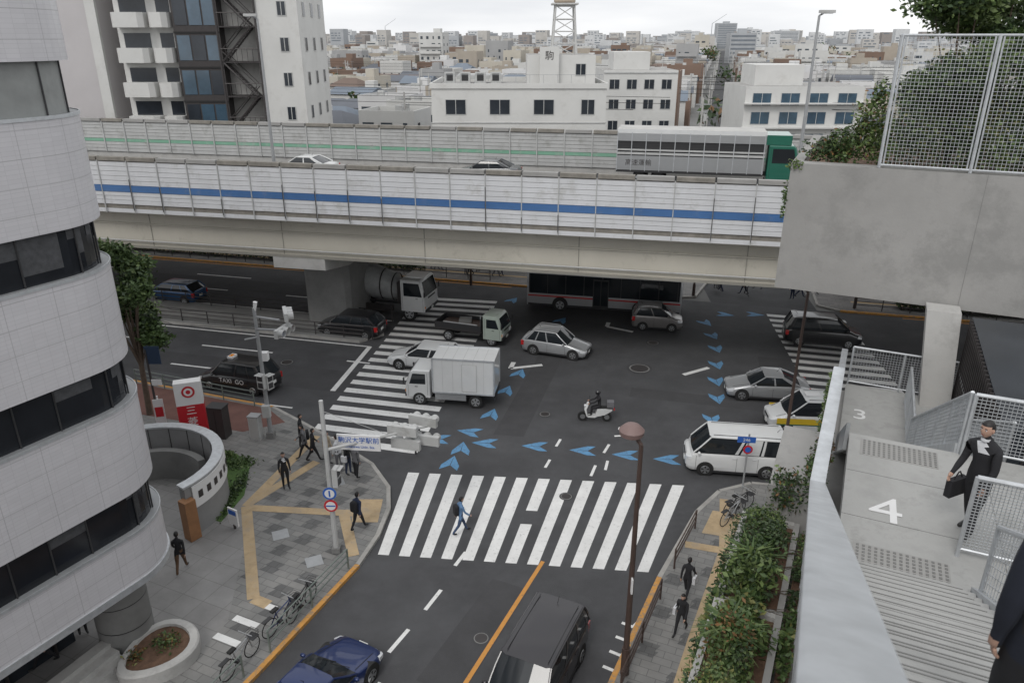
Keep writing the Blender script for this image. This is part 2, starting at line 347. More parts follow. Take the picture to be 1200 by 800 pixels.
# ------------------------------------------------------------------ ground and roads
RA=rad(-14.5); cr,sr=math.cos(RA),math.sin(RA)
def RFp(s,t): return (s*cr-t*sr, s*sr+t*cr)
g=MB('ground'); g.face([(-6000,-300,-.004),(6000,-300,-.004),(6000,9000,-.004),(-6000,9000,-.004)],M_ground); g.build(smooth=0)
b=MB('main_road'); P=[RFp(-160,28.5),RFp(160,28.5),RFp(160,54.3),RFp(-160,54.3)]
b.face([(x,y,.002) for x,y in P],M_asph)
for s0,s1,t0,t1 in((-60,-18,33.5,36.2),(-3,8,37,38.2),(-50,-20,48,50.5),(-9,-7.5,31,45),(4,12,42,44.5)):
    b.face([(x,y,.0045) for x,y in(RFp(s0,t0),RFp(s1,t0),RFp(s1,t1),RFp(s0,t1))],M_patch)
b.build(smooth=0)
b=MB('side_street'); b.face([(x,y,.007) for x,y in((-26,-45),(-16,-45),(3.2,-.2),(12,27),(11.5,30.4),(-8,33.5),(-7.5,24),(-16,0))],M_asph)
b.face([(x,y,.0095) for x,y in((-2.9,17.2),(-1.5,16.6),(.6,21.2),(-.7,21.8))],M_patch); b.build(smooth=0)
b=MB('far_street'); b.face([(x,y,.0015) for x,y in((14.5,50.2),(21.5,48.5),(24.5,70),(24.5+.262*1200,1270),(16+.262*1200,1270),(16,70))],M_asph2); b.build(smooth=0)
def slab(name,poly,mtop,orange=()):
    b=MB(name); n=len(poly)
    b.prism(poly,-.02,.13,M_curb,mtop)
    for i in range(n):
        p,q=Vector(poly[i]),Vector(poly[(i+1)%n]); d=(q-p); L=d.length
        if L<1e-3: continue
        d/=L; nn=Vector((d.y,-d.x)); inn=-nn*.16; m=M_curbor if i in orange else M_curb
        b.face([(p.x+nn.x*.01,p.y+nn.y*.01,.136),(q.x+nn.x*.01,q.y+nn.y*.01,.136),(q.x+inn.x,q.y+inn.y,.136),(p.x+inn.x,p.y+inn.y,.136)],m)
        b.face([(p.x+nn.x*.01,p.y+nn.y*.01,.0),(q.x+nn.x*.01,q.y+nn.y*.01,.0),(q.x+nn.x*.01,q.y+nn.y*.01,.136),(p.x+nn.x*.01,p.y+nn.y*.01,.136)],m)
    return b
def darktiles(b,y0,y1,xl,xr,z=.1345):
    # zig-zag rows of darker paving set in the footway, laid out square to the side street
    c,s_=math.cos(rad(-24.5)),math.sin(rad(-24.5))
    for i in range(-40,60):
        for j in range(-10,90):
            if (j+ (i//2)*0)%3==0: continue
            if (i+j//3*1)%2==0: continue
            u=i*.75+(.38 if (j//3)%2 else 0); v=j*.30
            x=u*c-v*s_; y=u*s_+v*c
            if not(y0<y<y1): continue
            L=np.interp(y,*xl)+.35; Rr_=np.interp(y,*xr)-.45
            if not(L<x<Rr_): continue
            P=[(u-.28,v-.15),(u+.28,v-.15),(u+.40,v+.15),(u-.16,v+.15)]
            b.face([(a*c-d*s_,a*s_+d*c,z) for a,d in P],M_tdark)
LP=[(-34,-45),(-25,-20),(-15.6,0),(-7.7,17.4),(-5.6,22.4),(-5.15,24.2),(-5.0,26.0),(-5.25,27.6),(-6.3,29.5),(-8.2,31.4),(-10.3,33.3),(-12.5,35.2),(-22,38.7),(-60,48.5),(-120,64),(-120,-45)]
b=slab('pavement',LP,M_tiles,orange=(2,3,11,12,13))
darktiles(b,18.5,32.6,([18,20,27,33],[-9.0,-9.5,-11,-11.6]),([18,20,22.4,26,27.6,29.5,31.4,33],[-7.6,-6.9,-5.7,-5.1,-5.4,-6.5,-8.4,-10.2]))
b.face([(x,y,.134) for x,y in((-9.9,18.0),(-9.4,19.5),(-10.9,27.2),(-15,27.6),(-30,31),(-30,0),(-17.5,0))],M_plaza)
b.face([(x,y,.134) for x,y in((-11.4,33.4),(-12.7,34.9),(-22,38.4),(-60,48.2),(-60,44.7),(-22,35.2),(-13.2,32.4))],M_redpave)
for p,q in(((-9.5,32.0),(-10.95,26.1)),((-10.95,26.1),(-8.9,20.6)),((-10.9,26.0),(-6.4,25.6)),((-8.9,29.6),(-10.9,26.3)),((-6.9,25.8),(-5.9,22.9)),((-8.9,20.6),(-8.3,20.3))):
    b.strip(p,q,.42,.139+R.random()*.006,M_tact)
b.face([(x,y,.1405) for x,y in((-6.6,26.6),(-5.4,26.6),(-5.35,25.0),(-6.4,25.0))],M_tact)
for i in range(3): b.strip((-9.6+.35*i,18.9+.8*i),(-8.7+.35*i,18.5+.8*i),.26,.142,M_white)
for x,y in((-7.6,27.9),(-9.0,24.2),(-7.3,22.6),(-12.4,25.6)): b.box(x,y,.1375,.6,.6,.010,M_steel,rz=rad(24))
b.build(smooth=0)
RP=[(120,0.6),(60,14.9),(12.1,27.5),(10.4,27.8),(8.9,27.2),(7.6,25.7),(5.35,21.7),(3.1,17.1),(-4.7,0),(-13.6,-20),(-24,-45),(120,-45)][::-1]
b=slab('pavement',RP,M_tiles,orange=(3,4,))
darktiles(b,5,27.2,([0,17.1,21.7,25.7,27.2],[-4.7,3.1,5.35,7.6,8.9]),([0,27],[-1.0,11.6]))
for p,q in(((8.9,26.6),(8.0,23.2)),((8.0,23.2),(5.8,18.6)),((8.0,23.2),(6.6,23.6)),((5.8,18.6),(0,6))): b.strip(p,q,.4,.139+R.random()*.006,M_tact)
b.face([(x,y,.1405) for x,y in((8.2,25.8),(9.6,25.4),(8.9,23.9),(7.4,24.3))],M_tact)
b.build(smooth=0)
b=slab('pavement',[RFp(-160,54.3),RFp(-2,54.3),RFp(0,55),RFp(1.0,60),RFp(-160,60)],M_pav2,orange=(0,))
b.strip(RFp(-100,56.5),RFp(-3,56.5),.3,.139,M_tact); b.build(smooth=0)
b=slab('pavement',[RFp(8.5,60),RFp(8.5,55.2),RFp(10,54.3),RFp(160,54.3),RFp(160,60)],M_pav2,orange=(2,))
b.strip(RFp(11,56.5),RFp(100,56.5),.3,.139,M_tact); b.build(smooth=0)
for s0,s1 in((-120,-19.5),(20.5,120)):
    b=MB('median_island'); b.prism([RFp(s0,40.4),RFp(s1-1 if s1<0 else s1,40.4),RFp(s1 if s1<0 else s1,42),RFp(s1-1 if s1<0 else s1,44.2),RFp(s0,44.2)],-.01,.2,M_curb,M_concd); b.build()
    b=MB('guard_rail')
    for t in(40.7,43.9):
        n=int((min(s1,60)-max(s0,-60))/2)
        for i in range(n+1):
            x,y=RFp(max(s0,-60)+i*2+.3,t); b.tube((x,y,.2),(x,y,1.05),.04,.04,M_dsteel,6)
        for z in(.5,.78,1.05):
            p=RFp(max(s0,-60)+.3,t);q=RFp(min(s1,60)-.8,t); b.tube((*p,z),(*q,z),.035,.035,M_dsteel,6)
    b.build()
def bil(A,Bq,C,Dq,u,v):
    A,Bq,C,Dq=map(Vector,(A,Bq,C,Dq)); p=A.lerp(Bq,u);q=Dq.lerp(C,u); return p.lerp(q,v)
def zebra(name,A,B_,C,D_,n,fill=.5,z=.012,skip=()):
    b=MB(name)
    for i in range(n):
        u0=(i)/n; u1=(i+fill)/n
        segs=[(0,1)]
        if i in skip: segs=[(0,.42),(.58,1)]
        for a,c in segs:
            P=[bil(A,B_,C,D_,u0,a),bil(A,B_,C,D_,u1,a),bil(A,B_,C,D_,u1,c),bil(A,B_,C,D_,u0,c)]
            b.face([(p.x,p.y,z) for p in P],M_white)
    b.build(smooth=0)
zebra('pedestrian_crossing',(-4.65,28.9),(7.95,27.8),(5.35,22.1),(-5.05,23.15),13,.52,skip=(6,))
zebra('pedestrian_crossing',(-10.0,31.9),(-6.9,54.0),(-1.0,53.0),(-4.45,30.5),21,.5)
zebra('pedestrian_crossing',(15.3,29.2),(18.0,50.2),(23.0,48.9),(20.3,27.9),21,.5)
b=MB('road_markings'); z=.0135
W=M_white
for p,q in(((-2.1,22.5),(-1.75,23.3)),((-2.95,20.2),(-2.5,21.2)),((-3.9,18.3),(-3.4,19.3)),((-4.9,16.3),(-4.4,17.2)),((-6,14),(-5.5,15))): b.strip(p,q,.14,z,W)
b.strip((-4.9,9.3),(1.15,22.75),.15,z,M_orange); b.strip((-6,7),(-4.9,9.3),.15,z,M_orange)
for p,q in(((1.5,29.3),(1.75,30.0)),((3.5,28.6),(3.8,29.5)),((4.3,30.6),(4.65,31.4)),((2.1,31.2),(2.35,31.9)),((5.0,32.2),(6.0,32.3)),((4.4,29.9),(4.2,29.1))): b.strip(p,q,.13,z,W)
for p,q in(((9.9,39.4),(11.6,40.4)),((-.1,40.3),(1.8,40.8)),((-.1,40.3),(.1,41.2)),((6.4,47.2),(8,46.2)),((6.4,47.2),(6.6,48.0)),((5.3,33.0),(6.2,32.7))): b.strip(p,q,.28,z+.001,W)
def rl(t,s0,s1,w=.15,m=W,dash=None):
    if dash:
        s=s0
        while s<s1: b.strip(RFp(s,t),RFp(min(s+dash,s1),t),w,z,m); s+=dash*2
    else: b.strip(RFp(s0,t),RFp(s1,t),w,z,m)
rl(34.6,-90,-21,.15,W,5); rl(34.6,24,90,.15,W,5)
rl(37.6,-90,-18.5,.15,W,5); rl(37.6,24,90,.15,W,5); rl(40.0,-90,-19.5,.15,W); rl(44.7,-90,-20,.15,W); rl(47.8,-90,-20,.15,W,5); rl(51,-90,-20,.15,W,5); rl(54,-90,-14,.12,M_orange); rl(31.2,-90,-20,.12,W)
rl(47.8,24,90,.15,W,5); rl(51,24,90,.15,W,5); rl(45.3,24,90,.15,M_orange); rl(54,14,90,.12,M_orange)
b.strip((-4.1,17.0),(-1.6,15.7),.3,z+.001,W)
b.strip(RFp(-18.9,33.6),RFp(-19.6,40),.3,z+.001,W)
b.build(smooth=0)
b=MB('cycle_lane_arrows')
def chev(x,y,ang,s=1.0):
    c,sn=math.cos(ang),math.sin(ang)
    def T(px,py): return (x+(px*c-py*sn)*s,y+(px*sn+py*c)*s,z+.002)
    b.face([T(.75,0),T(-.1,.42),T(-.5,.42),T(-.12,.02)],M_blue); b.face([T(.75,0),T(-.12,-.02),T(-.5,-.42),T(-.1,-.42)],M_blue)
for x,y,a in[(-3.5,31.9,175),(-2.0,32.6,165),(-1.2,31.5,175),(-1.1,34.4,75),(-.35,37.2,72),(.4,39.5,72),(1.2,31.2,175),(3.45,30.8,175),(5.4,30.4,175),(7.25,30.0,175),
(10.2,34.0,-95),(11.1,36.4,-95),(11.6,38.6,-92),(12.2,40.9,-90),(12.8,43.4,-88),(13.1,45.6,-80),(13.2,48.0,-70),(14.9,49.6,-20),(17.0,49.6,-15),(3.35,48.3,60),(0,52.6,60),(-2.8,29.6,80),(-2.4,30.9,85),(-24,51.0,-14.5),(-22,50.5,-14.5)]: chev(x,y,rad(a),1.0)
for i in range(4):
    xx,yy=4.0,19.4-i*.62
    b.strip((xx-.28*i-.35,yy+.2),(xx-.28*i,yy+.0),.12,z,W); b.strip((xx-.28*i,yy),(xx-.28*i+.3,yy+.35),.12,z+.001,W)
b.build(smooth=0)
for (mx,my,ms) in((7.5,40.3,1.0),(2.3,27.0,.4),(1.7,34.5,.45),(9.0,44.3,.6),(-1.0,18.9,.4),(-13.5,41.2,.6)):
    b=MB('manhole_cover')
    for r,m,zz in((.75,M_patch,.015),(.6,M_concd,.019),(.52,M_dsteel,.023)):
        b.face([(math.cos(t)*r*ms,math.sin(t)*r*ms,zz) for t in[i*math.pi/12 for i in range(24)]],m)
    b.build((mx,my,0),smooth=0)
# ------------------------------------------------------------------ vehicles
def wheel(b,x,y,r,w,sg,m=M_rim):
    b.tube((x,y-w/2,r),(x,y+w/2,r),r,r,M_black,20); yo=y+sg*(w/2+.002)
    b.tube((x,yo-.01,r),(x,yo+.012*sg,r),r*.66,r*.62,m,16)
    for i in range(5):
        t=2*math.pi*i/5+.3; c,s=math.cos(t),math.sin(t)
        P=[(x+c*r*.2-s*r*.04,yo+sg*.016,r+s*r*.2+c*r*.04),(x+c*r*.56-s*r*.13,yo+sg*.016,r+s*r*.56+c*r*.13),(x+c*r*.56+s*r*.13,yo+sg*.016,r+s*r*.56-c*r*.13),(x+c*r*.2+s*r*.04,yo+sg*.016,r+s*r*.2-c*r*.04)]
        b.face(P,M_black)
ST={'sedan':dict(wb=1.2,wt=1.95,rt=1.45,rb=.55,hf=.68,bf=.92,br=1.0,rw=.76),
    'hatch':dict(wb=.95,wt=1.65,rt=.62,rb=.12,hf=.76,bf=.98,br=1.02,rw=.79),
    'mini':dict(wb=.75,wt=1.45,rt=.40,rb=.08,hf=.85,bf=1.05,br=1.08,rw=.84),
    'minivan':dict(wb=.8,wt=1.65,rt=.42,rb=.08,hf=.88,bf=1.08,br=1.1,rw=.84),
    'van':dict(wb=.30,wt=1.0,rt=.16,rb=.03,hf=.95,bf=1.12,br=1.14,rw=.86),
    'wagon':dict(wb=1.15,wt=1.9,rt=.75,rb=.2,hf=.7,bf=.92,br=.98,rw=.78),
    'sport':dict(wb=1.35,wt=2.1,rt=1.55,rb=.45,hf=.58,bf=.86,br=.98,rw=.70)}
def car(name,x,y,hd,L,W,H,paintm,style,blank=(),extra=None,z=.008,rack=False):
    M_g=M_glass
    b=MB(name); s=ST[style]; hw=W/2; hl=L/2; zl=.2
    wb,wt=hl-s['wb'],hl-s['wt']; rt,rb=-hl+s['rt'],-hl+s['rb']
    hf,bf,br=s['hf'],s['bf'],s['br']
    st=[(hl,.36,hf-.16,.70),(hl-.05,.26,hf-.07,.82),(hl-.18,zl,hf-.02,.92)]
    if wb<hl-.5: st+=[(hl-.45,zl,hf+.04,.98)]
    st+=[(min(wb+.02,hl-.24),zl,bf-.01,1.0),(0,zl,(bf+br)/2,1.0)]
    if s['rb']>.3: st+=[(rb+.3,zl,br,1.0),(rb,zl,br-.0,.985),(-hl+.18,zl,br-.05,.94)]
    else: st+=[(-hl+.5,zl,br,1.0),(-hl+.2,zl,br,.97)]
    st+=[(-hl+.05,.24,br-.03 if s['rb']<.3 else br-.1,.88),(-hl,.34,br-.1 if s['rb']<.3 else br-.2,.8)]
    secs=[]
    for X,a,t,w in st:
        w*=hw; hgt=t-a
        half=[(w*.86,a),(w*.97,a+.08),(w*1.0,a+.3*hgt),(w,a+.62*hgt),(w*.985,t-.13),(w*.955,t-.045),(w*.9,t-.005),(w*.6,t+.018),(w*.25,t+.026)]
        secs.append([(X,yy,zz) for yy,zz in half]+[(X,-yy,zz) for yy,zz in reversed(half)])
    b.loft(secs,paintm)
    for sg in(1,-1): b.box(0,sg*(hw*.985),.24,L*.5,.03,.1,M_dark)
    if wb<hl-.6:
        for sg in(1,-1): b.tube((wb+.08,sg*hw*.78,bf+.012),(hl-.3,sg*hw*.66,hf+.02),.008,.008,M_dark,4)
    wbl,wrf=hw*.93,hw*s['rw']; zr=H-.07
    def SP(f,gz,sg,o=0.0):
        bx=wb+(rb-wb)*f; tx=wt+(rt-wt)*f; bz=bf+(br-bf)*f-.01
        X=bx+(tx-bx)*gz; ZZ=bz+(zr-bz)*gz; YY=wbl+(wrf-wbl)*gz+.03*math.sin(math.pi*gz)
        return (X,sg*(YY+o),ZZ)
    NF=8
    for sg in(1,-1):
        for i in range(NF):
            for j in range(3):
                f0,f1,g0,g1=i/NF,(i+1)/NF,j/3,(j+1)/3
                b.face([SP(f0,g0,sg),SP(f1,g0,sg),SP(f1,g1,sg),SP(f0,g1,sg)],M_g)
        for f0,f1 in ([(.44,.475),(.93,1.0)] if style!='sedan' else [(.47,.51),(.88,1.0)])+([(.72,.75)] if style in('minivan','van','wagon','hatch') else [])+list(blank):
            for j in range(3):
                g0,g1=j/3,(j+1)/3
                b.face([SP(f0,g0,sg,.008),SP(f1,g0,sg,.008),SP(f1,g1,sg,.008),SP(f0,g1,sg,.008)],paintm)
        for j in range(3):
            b.tube(SP(0,j/3,sg),SP(0,(j+1)/3,sg),.035,.035,paintm,6); b.tube(SP(1,j/3,sg),SP(1,(j+1)/3,sg),.05,.05,paintm,6)
        b.tube(SP(0,1,sg),SP(1,1,sg),.032,.032,paintm,6)
        b.tube(SP(0,0,sg,.01),SP(1,0,sg,.01),.014,.014,M_dark,4)
    for (f,bow) in((0,.07),(1,-.05)):
        A=[SP(f,0,q) for q in(1,-1)];T_=[SP(f,1,q) for q in(1,-1)]
        for i in range(6):
            u0,u1=i/6,(i+1)/6
            def Q(u,t):
                y0=A[0][1]+(A[1][1]-A[0][1])*u; y1=T_[0][1]+(T_[1][1]-T_[0][1])*u; bb=bow*math.sin(math.pi*u)
                return (A[0][0]+(T_[0][0]-A[0][0])*t+bb*(1-.4*t), y0+(y1-y0)*t, A[0][2]+(T_[0][2]-A[0][2])*t+.01*math.sin(math.pi*u))
            b.face([Q(u0,0),Q(u1,0),Q(u1,1),Q(u0,1)],M_g)
        if f==0:
            for q in(.25,-.3): b.tube((A[0][0]+.06,q*hw-.25,A[0][2]+.03),(A[0][0]-.12,q*hw+.28,A[0][2]+.12),.01,.008,M_black,4)
    secs=[]; nR=7
    for i in range(nR+1):
        f=i/nR; X=wt+(rt-wt)*f; e=.055*(1-math.sin(math.pi*f)**.35)
        half=[(wrf,zr),(wrf*.97,zr+.035-e*.3),(wrf*.8,zr+.06-e),(wrf*.4,zr+.07-e)]
        X2=X+(.06 if i==0 else (-.06 if i==nR else 0))
        secs.append([(X2 if k>1 else X,yy,zz) for k,(yy,zz) in enumerate(half)]+[(X2 if k<2 else X,-yy,zz) for k,(yy,zz) in enumerate(reversed(half))])
    b.loft(secs,paintm,caps=False,closed=True)
    if style in('van','minivan'):
        for sg in(1,-1): b.tube((wt-.1,sg*wrf*.82,H-.008),(rt+.1,sg*wrf*.82,H-.008),.012,.012,M_dark,4)
    if rack:
        for sg in(1,-1): b.tube((wt-.1,sg*wrf*.9,H+.03),(rt+.1,sg*wrf*.9,H+.03),.02,.02,M_steel,6)
    b.tube((rt+.25,0,H-.01),(rt+.12,0,H+.16),.012,.006,M_black,4)
    wr=.31 if style not in('mini',) else .28
    xf,xr=hl-.82*(L/4.6)**.5 if style!='van' else hl-.85,-hl+.85*(L/4.6)**.5
    for X in(xf,xr):
        b.tube((X,-hw-.004,wr+.02),(X,hw+.004,wr+.02),wr+.065,wr+.065,M_black,24)
        for sg in(1,-1): wheel(b,X,sg*(hw-.09),wr,.2,sg)
    for sg in(1,-1):
        b.loft([[(hl-.33,sg*hw*.97,hf-.02),(hl-.33,sg*hw*.97,hf-.16),(hl-.33,sg*hw*.80,hf-.16),(hl-.33,sg*hw*.80,hf+.01)],
                [(hl-.1,sg*hw*.91,hf-.08),(hl-.1,sg*hw*.91,hf-.2),(hl-.06,sg*hw*.6,hf-.2),(hl-.06,sg*hw*.6,hf-.07)],
                [(hl-.02,sg*hw*.78,hf-.12),(hl-.02,sg*hw*.78,hf-.21),(hl+.006,sg*hw*.5,hf-.2),(hl+.006,sg*hw*.5,hf-.12)]],M_head)
        th=.3 if s['rb']<.3 else .16
        b.box(-hl+.1,sg*hw*.86,br-.12-th/2,.2,hw*.2,th,M_tail); b.box(hl-.04,sg*hw*.66,.36,.08,.16,.08,M_dark)
        b.sph((wb-.22,sg*(hw+.09),bf+.05),(.07,.1,.065),paintm,8,6)
        for f in (wb-.12,(wb+rb)/2+.12,(wb+rb)/2-.78):
            if f>-hl+.6: b.box(f,sg*(hw+.000),(.3+bf-.14)/2,.012,.008,bf-.14-.3,M_dark)
        for f in ((wb+rb)/2+.25,(wb+rb)/2-.62): b.box(f,sg*(hw+.01),bf-.17,.16,.03,.03,paintm)
    b.box(hl-.0,0,hf-.17,.04,W*.42,.09,M_dark); b.box(hl-.01,0,.33,.06,W*.6,.12,M_dark); b.box(hl+.012,0,.42,.02,.33,.16,M_plate)
    b.box(-hl-.012,0,.62 if s['rb']<.3 else .55,.02,.33,.16,M_plate); b.box(-hl-.0,0,.33,.05,W*.7,.12,M_dark)
    if extra: extra(b,L,W,H,s,SP)
    return b.build((x,y,z),rad(hd),smooth=38)
P_white=paint('white',(.66,.67,.67)); P_silver=paint('silver',(.40,.41,.42),.4); P_black=paint('black',(.012,.012,.014)); P_blue=paint('blue',(.008,.024,.105),.3)
P_gun=paint('gunmetal',(.10,.105,.11),.5); P_grey=paint('grey_beige',(.22,.21,.205),.4); P_dblue=paint('dark_blue',(.02,.07,.17),.3); P_yel=paint('yellow',(.65,.45,.03)); P_green=paint('green',(.02,.13,.09)); P_redp=paint('red',(.5,.02,.02))
P_purple=paint('black_plum',(.018,.016,.020),.2)
def taxi_x(b,L,W,H,s,SP):
    b.box(.3,0,H+.06,.3,.5,.12,M_swhite); b.box(.3,0,H+.125,.2,.3,.02,M_amber)
    for sg in(1,-1): b.text('TAXI  GO',.36,TM((-.1,sg*(W/2+.014),.72),(-sg,0,0),(0,0,1)),M_swhite)
car('taxi',-15.1,37.8,163,4.4,1.7,1.75,P_black,'hatch',extra=taxi_x)
car('blue_car',-24.9,52.8,165,4.3,1.7,1.5,P_dblue,'hatch')
car('dark_car',-10.5,45.9,165,4.3,1.7,1.55,P_black,'hatch')
car('white_car',-5.0,40.6,166,4.5,1.75,1.45,P_white,'wagon')
car('silver_wagon',2.75,42.7,-21,4.1,1.7,1.6,P_silver,'wagon',rack=True)
car('grey_minicar',9.7,47.0,-10,3.3,1.48,1.66,P_grey,'mini')
car('black_minivan',19.7,44.4,-12,4.6,1.8,1.85,P_black,'minivan')
car('silver_sedan',13.75,36.7,172,4.3,1.72,1.45,P_silver,'sedan')
def yel_x(b,L,W,H,s,SP):
    for sg in(1,-1):
        b.box(0,sg*(W/2+.006),.78,L*.86,.01,.3,P_yel); b.box(0,sg*(W/2+.009),.60,L*.86,.01,.05,P_green)
    b.box(0,0,H+.03,.7,.4,.06,M_swhite)
car('yellow_patrol_van',14.7,33.0,175,4.1,1.7,1.85,P_white,'minivan',extra=yel_x)
car('white_van',9.95,29.3,172,4.3,1.69,1.95,P_white,'van',blank=((.50,.70),))
car('black_minivan',.7,16.85,-114.5,4.75,1.82,1.88,P_purple,'minivan')
car('blue_sports_car',-5.65,16.25,63,4.4,1.82,1.32,P_blue,'sport')
def cab(b,xf,W,zb,H,dep,pm):
    hw=W/2
    pr=[(xf-.05,zb),(xf,zb+.25),(xf-.02,zb+(H-zb)*.48),(xf-.28,H-.12),(xf-.42,H),(xf-dep,H),(xf-dep,zb)]
    def sec(y,ins): cx=xf-dep/2; return [(cx+(X-cx)*(1-ins),y,zb+(ZZ-zb)*(1-ins*.5)) for X,ZZ in pr]
    b.loft([sec(-hw,.06),sec(-hw+.05,.01),sec(-hw+.12,0),sec(hw-.12,0),sec(hw-.05,.01),sec(hw,.06)],pm)
    A,B_=pr[2],pr[3]; d=.014
    b.face([(A[0]+d,-hw+.13,A[1]+.03),(A[0]+d,hw-.13,A[1]+.03),(B_[0]+d+.01,hw-.2,B_[1]),(B_[0]+d+.01,-hw+.2,B_[1])],M_glass)
    for sg in(1,-1):
        y=sg*(hw+.006)
        b.face([(xf-.22,y,A[1]+.02),(xf-.42,y,H-.2),(xf-dep+.25,y,H-.2),(xf-dep+.25,y,A[1]+.02)],M_glass)
        b.box(xf-.16,y,(zb+A[1])/2,.012,.006,A[1]-zb-.1,M_dark); b.box(xf-dep+.15,y,(zb+H)/2,.012,.006,H-zb-.3,M_dark)
        b.box(xf-.0,sg*(hw-.22),zb+.35,.05,.3,.16,M_head); b.box(xf-.02,sg*(hw-.05),zb+.35,.05,.06,.14,M_amber)
        b.box(xf+.02,sg*(hw+.14),A[1]+.25,.05,.14,.32,M_dark); b.tube((xf-.1,sg*hw,A[1]+.4),(xf+.02,sg*(hw+.14),A[1]+.4),.015,.015,M_dark,5)
        b.box(xf-.6,sg*(hw+.01),A[1]-.12,.16,.03,.03,M_dark)
    b.box(xf+.0,0,zb+.1,.06,W*.95,.18,M_dark); b.box(xf+.035,0,zb+.1,.02,.33,.16,M_plate); b.box(xf+.004,0,A[1]-.15,.03,W*.5,.1,M_dark)
def chassis(b,x0,x1,W,zc,wheels,r):
    for sg in(1,-1): b.b2(x0,x1,sg*.35-.05,sg*.35+.05,zc-.18,zc-.02,M_dark)
    for X in wheels:
        for sg in(1,-1): wheel(b,X,sg*(W/2-.16),r,.26,sg,M_steel)
        b.tube((X,-W/2+.2,r),(X,W/2-.2,r),.07,.07,M_dark,8)
b=MB('white_box_truck'); L=4.75; xf=L/2
cab(b,xf,1.72,.45,2.0,1.35,P_white); chassis(b,-xf+.1,xf-.5,1.8,.75,(xf-.75,-xf+1.0),.36)
bx0,bx1=-xf,xf-1.5
b.b2(bx0,bx1,-.92,.92,.85,2.72,P_white)
for X in(bx0,bx1):
    for sg in(1,-1): b.b2(X-.03 if X==bx0 else X-.05,X+.05 if X==bx0 else X+.03,sg*.92-.03,sg*.92+.03,.83,2.75,M_galv)
for zz in(.85,2.74):
    for sg in(1,-1): b.b2(bx0,bx1,sg*.925-.025,sg*.925+.025,zz-.05,zz+.03,M_galv)
for i in range(1,6):
    X=bx0+(bx1-bx0)*i/6
    for sg in(1,-1): b.box(X,sg*.922,1.78,.012,.008,1.75,M_pangrey)
    b.box(X,0,2.722,.02,1.8,.006,M_pangrey)
b.b2(bx0+.9,bx0+1.7,.922,.932,.95,2.5,M_pangrey) ; b.b2(bx0+.93,bx0+1.67,.93,.942,.98,2.47,P_white)
for sg in(1,-1): b.b2(-xf+1.5,xf-1.6,sg*.85-.02,sg*.85+.02,.4,.75,M_steel)
b.b2(-xf-.02,-xf+.04,-.85,.85,.5,.62,M_dark); b.build((-3.15,36.2,.008),rad(172))
b=MB('flatbed_truck'); xf=2.3
cab(b,xf,1.69,.45,1.98,1.3,mk('paint_pale_green',(.40,.46,.41),.35,var=.05,coat=.6)); chassis(b,-xf+.1,xf-.5,1.7,.72,(xf-.75,-xf+.9),.35)
b.b2(-xf,xf-1.42,-.85,.85,.78,.88,M_dsteel)
for sg in(1,-1): b.b2(-xf,xf-1.42,sg*.85-.02,sg*.85+.02,.88,1.25,M_dark)
b.b2(-xf-.02,-xf+.03,-.85,.85,.88,1.25,M_dark); b.b2(xf-1.45,xf-1.4,-.85,.85,.88,1.75,M_dark)
b.b2(-xf+.3,xf-1.6,-.7,.7,.88,1.05,M_brown); b.box(-.6,.2,1.15,.8,.6,.25,M_concd,rz=.3); b.tube((-1.9,-.4,1.1),(.5,-.5,1.15),.06,.06,M_steel,6)
for sg in(1,-1): b.tube((xf-1.45,sg*.8,.9),(xf-1.45,sg*.8,2.0),.03,.03,M_steel,6)
b.build((-2.5,45.0,.008),rad(-20))
b=MB('concrete_mixer_truck'); xf=3.9
cab(b,xf,2.4,.7,2.9,1.8,P_white); chassis(b,-xf,xf-.5,2.4,1.05,(xf-1.2,-xf+1.3,-xf+2.5),.5)
M_drum=mk('drum_grey',(.36,.37,.37),.5,var=.15)
secs=[]
for X,r,zz in((1.7,.55,1.9),(1.3,.95,2.0),(-.2,1.18,2.25),(-1.6,1.0,2.6),(-2.8,.55,2.95),(-3.2,.5,3.05)):
    secs.append([(X,math.cos(t)*r,zz+math.sin(t)*r) for t in[i*math.pi/10 for i in range(20)]])
b.loft(secs,M_drum)
for X,r,zz in((1.31,.975,2.0),(.5,1.09,2.14),(-.9,1.12,2.42)): b.loft([[(X+o,math.cos(t)*(r+.02),zz+math.sin(t)*(r+.02)) for t in[i*math.pi/10 for i in range(20)]] for o in(0,.1)],M_dsteel,caps=False)
b.loft([[(-3.0,-.4,3.7),(-3.0,.4,3.7),(-3.6,.4,3.8),(-3.6,-.4,3.8)],[(-3.3,-.25,3.0),(-3.3,.25,3.0),(-3.6,.25,3.0),(-3.6,-.25,3.0)]],M_steel)
b.tube((-3.5,0,2.9),(-4.3,0,1.6),.2,.18,M_steel,8); b.b2(-3.6,-2.8,-.9,-.6,1.05,2.4,M_dsteel); b.b2(-3.6,-2.8,.6,.9,1.05,2.4,M_dsteel); b.b2(1.75,2.05,-.9,.9,1.1,2.6,M_dsteel)
for sg in(1,-1): b.b2(-1.5,1.5,sg*1.1-.1,sg*1.1+.1,.6,1.0,M_dsteel)
b.build((-9.3,50.2,.008),rad(-16))
b=MB('city_bus'); L=10.8; hl=L/2
M_bus=paint('bus_silver',(.42,.43,.44),.3); M_busr=paint('bus_roof',(.20,.20,.205))
secs=[]
for X,ins,zt in((hl,.06,2.95),(hl-.12,.01,3.1),(0,0,3.12),(-hl+.12,.01,3.1),(-hl,.05,3.0)):
    w=1.25-ins; secs.append([(X,yy,zz) for yy,zz in((w,.35),(w,2.7),(w-.12,zt-.08),(w-.4,zt),(-w+.4,zt),(-w+.12,zt-.08),(-w,2.7),(-w,.35))])
b.loft(secs,M_bus)
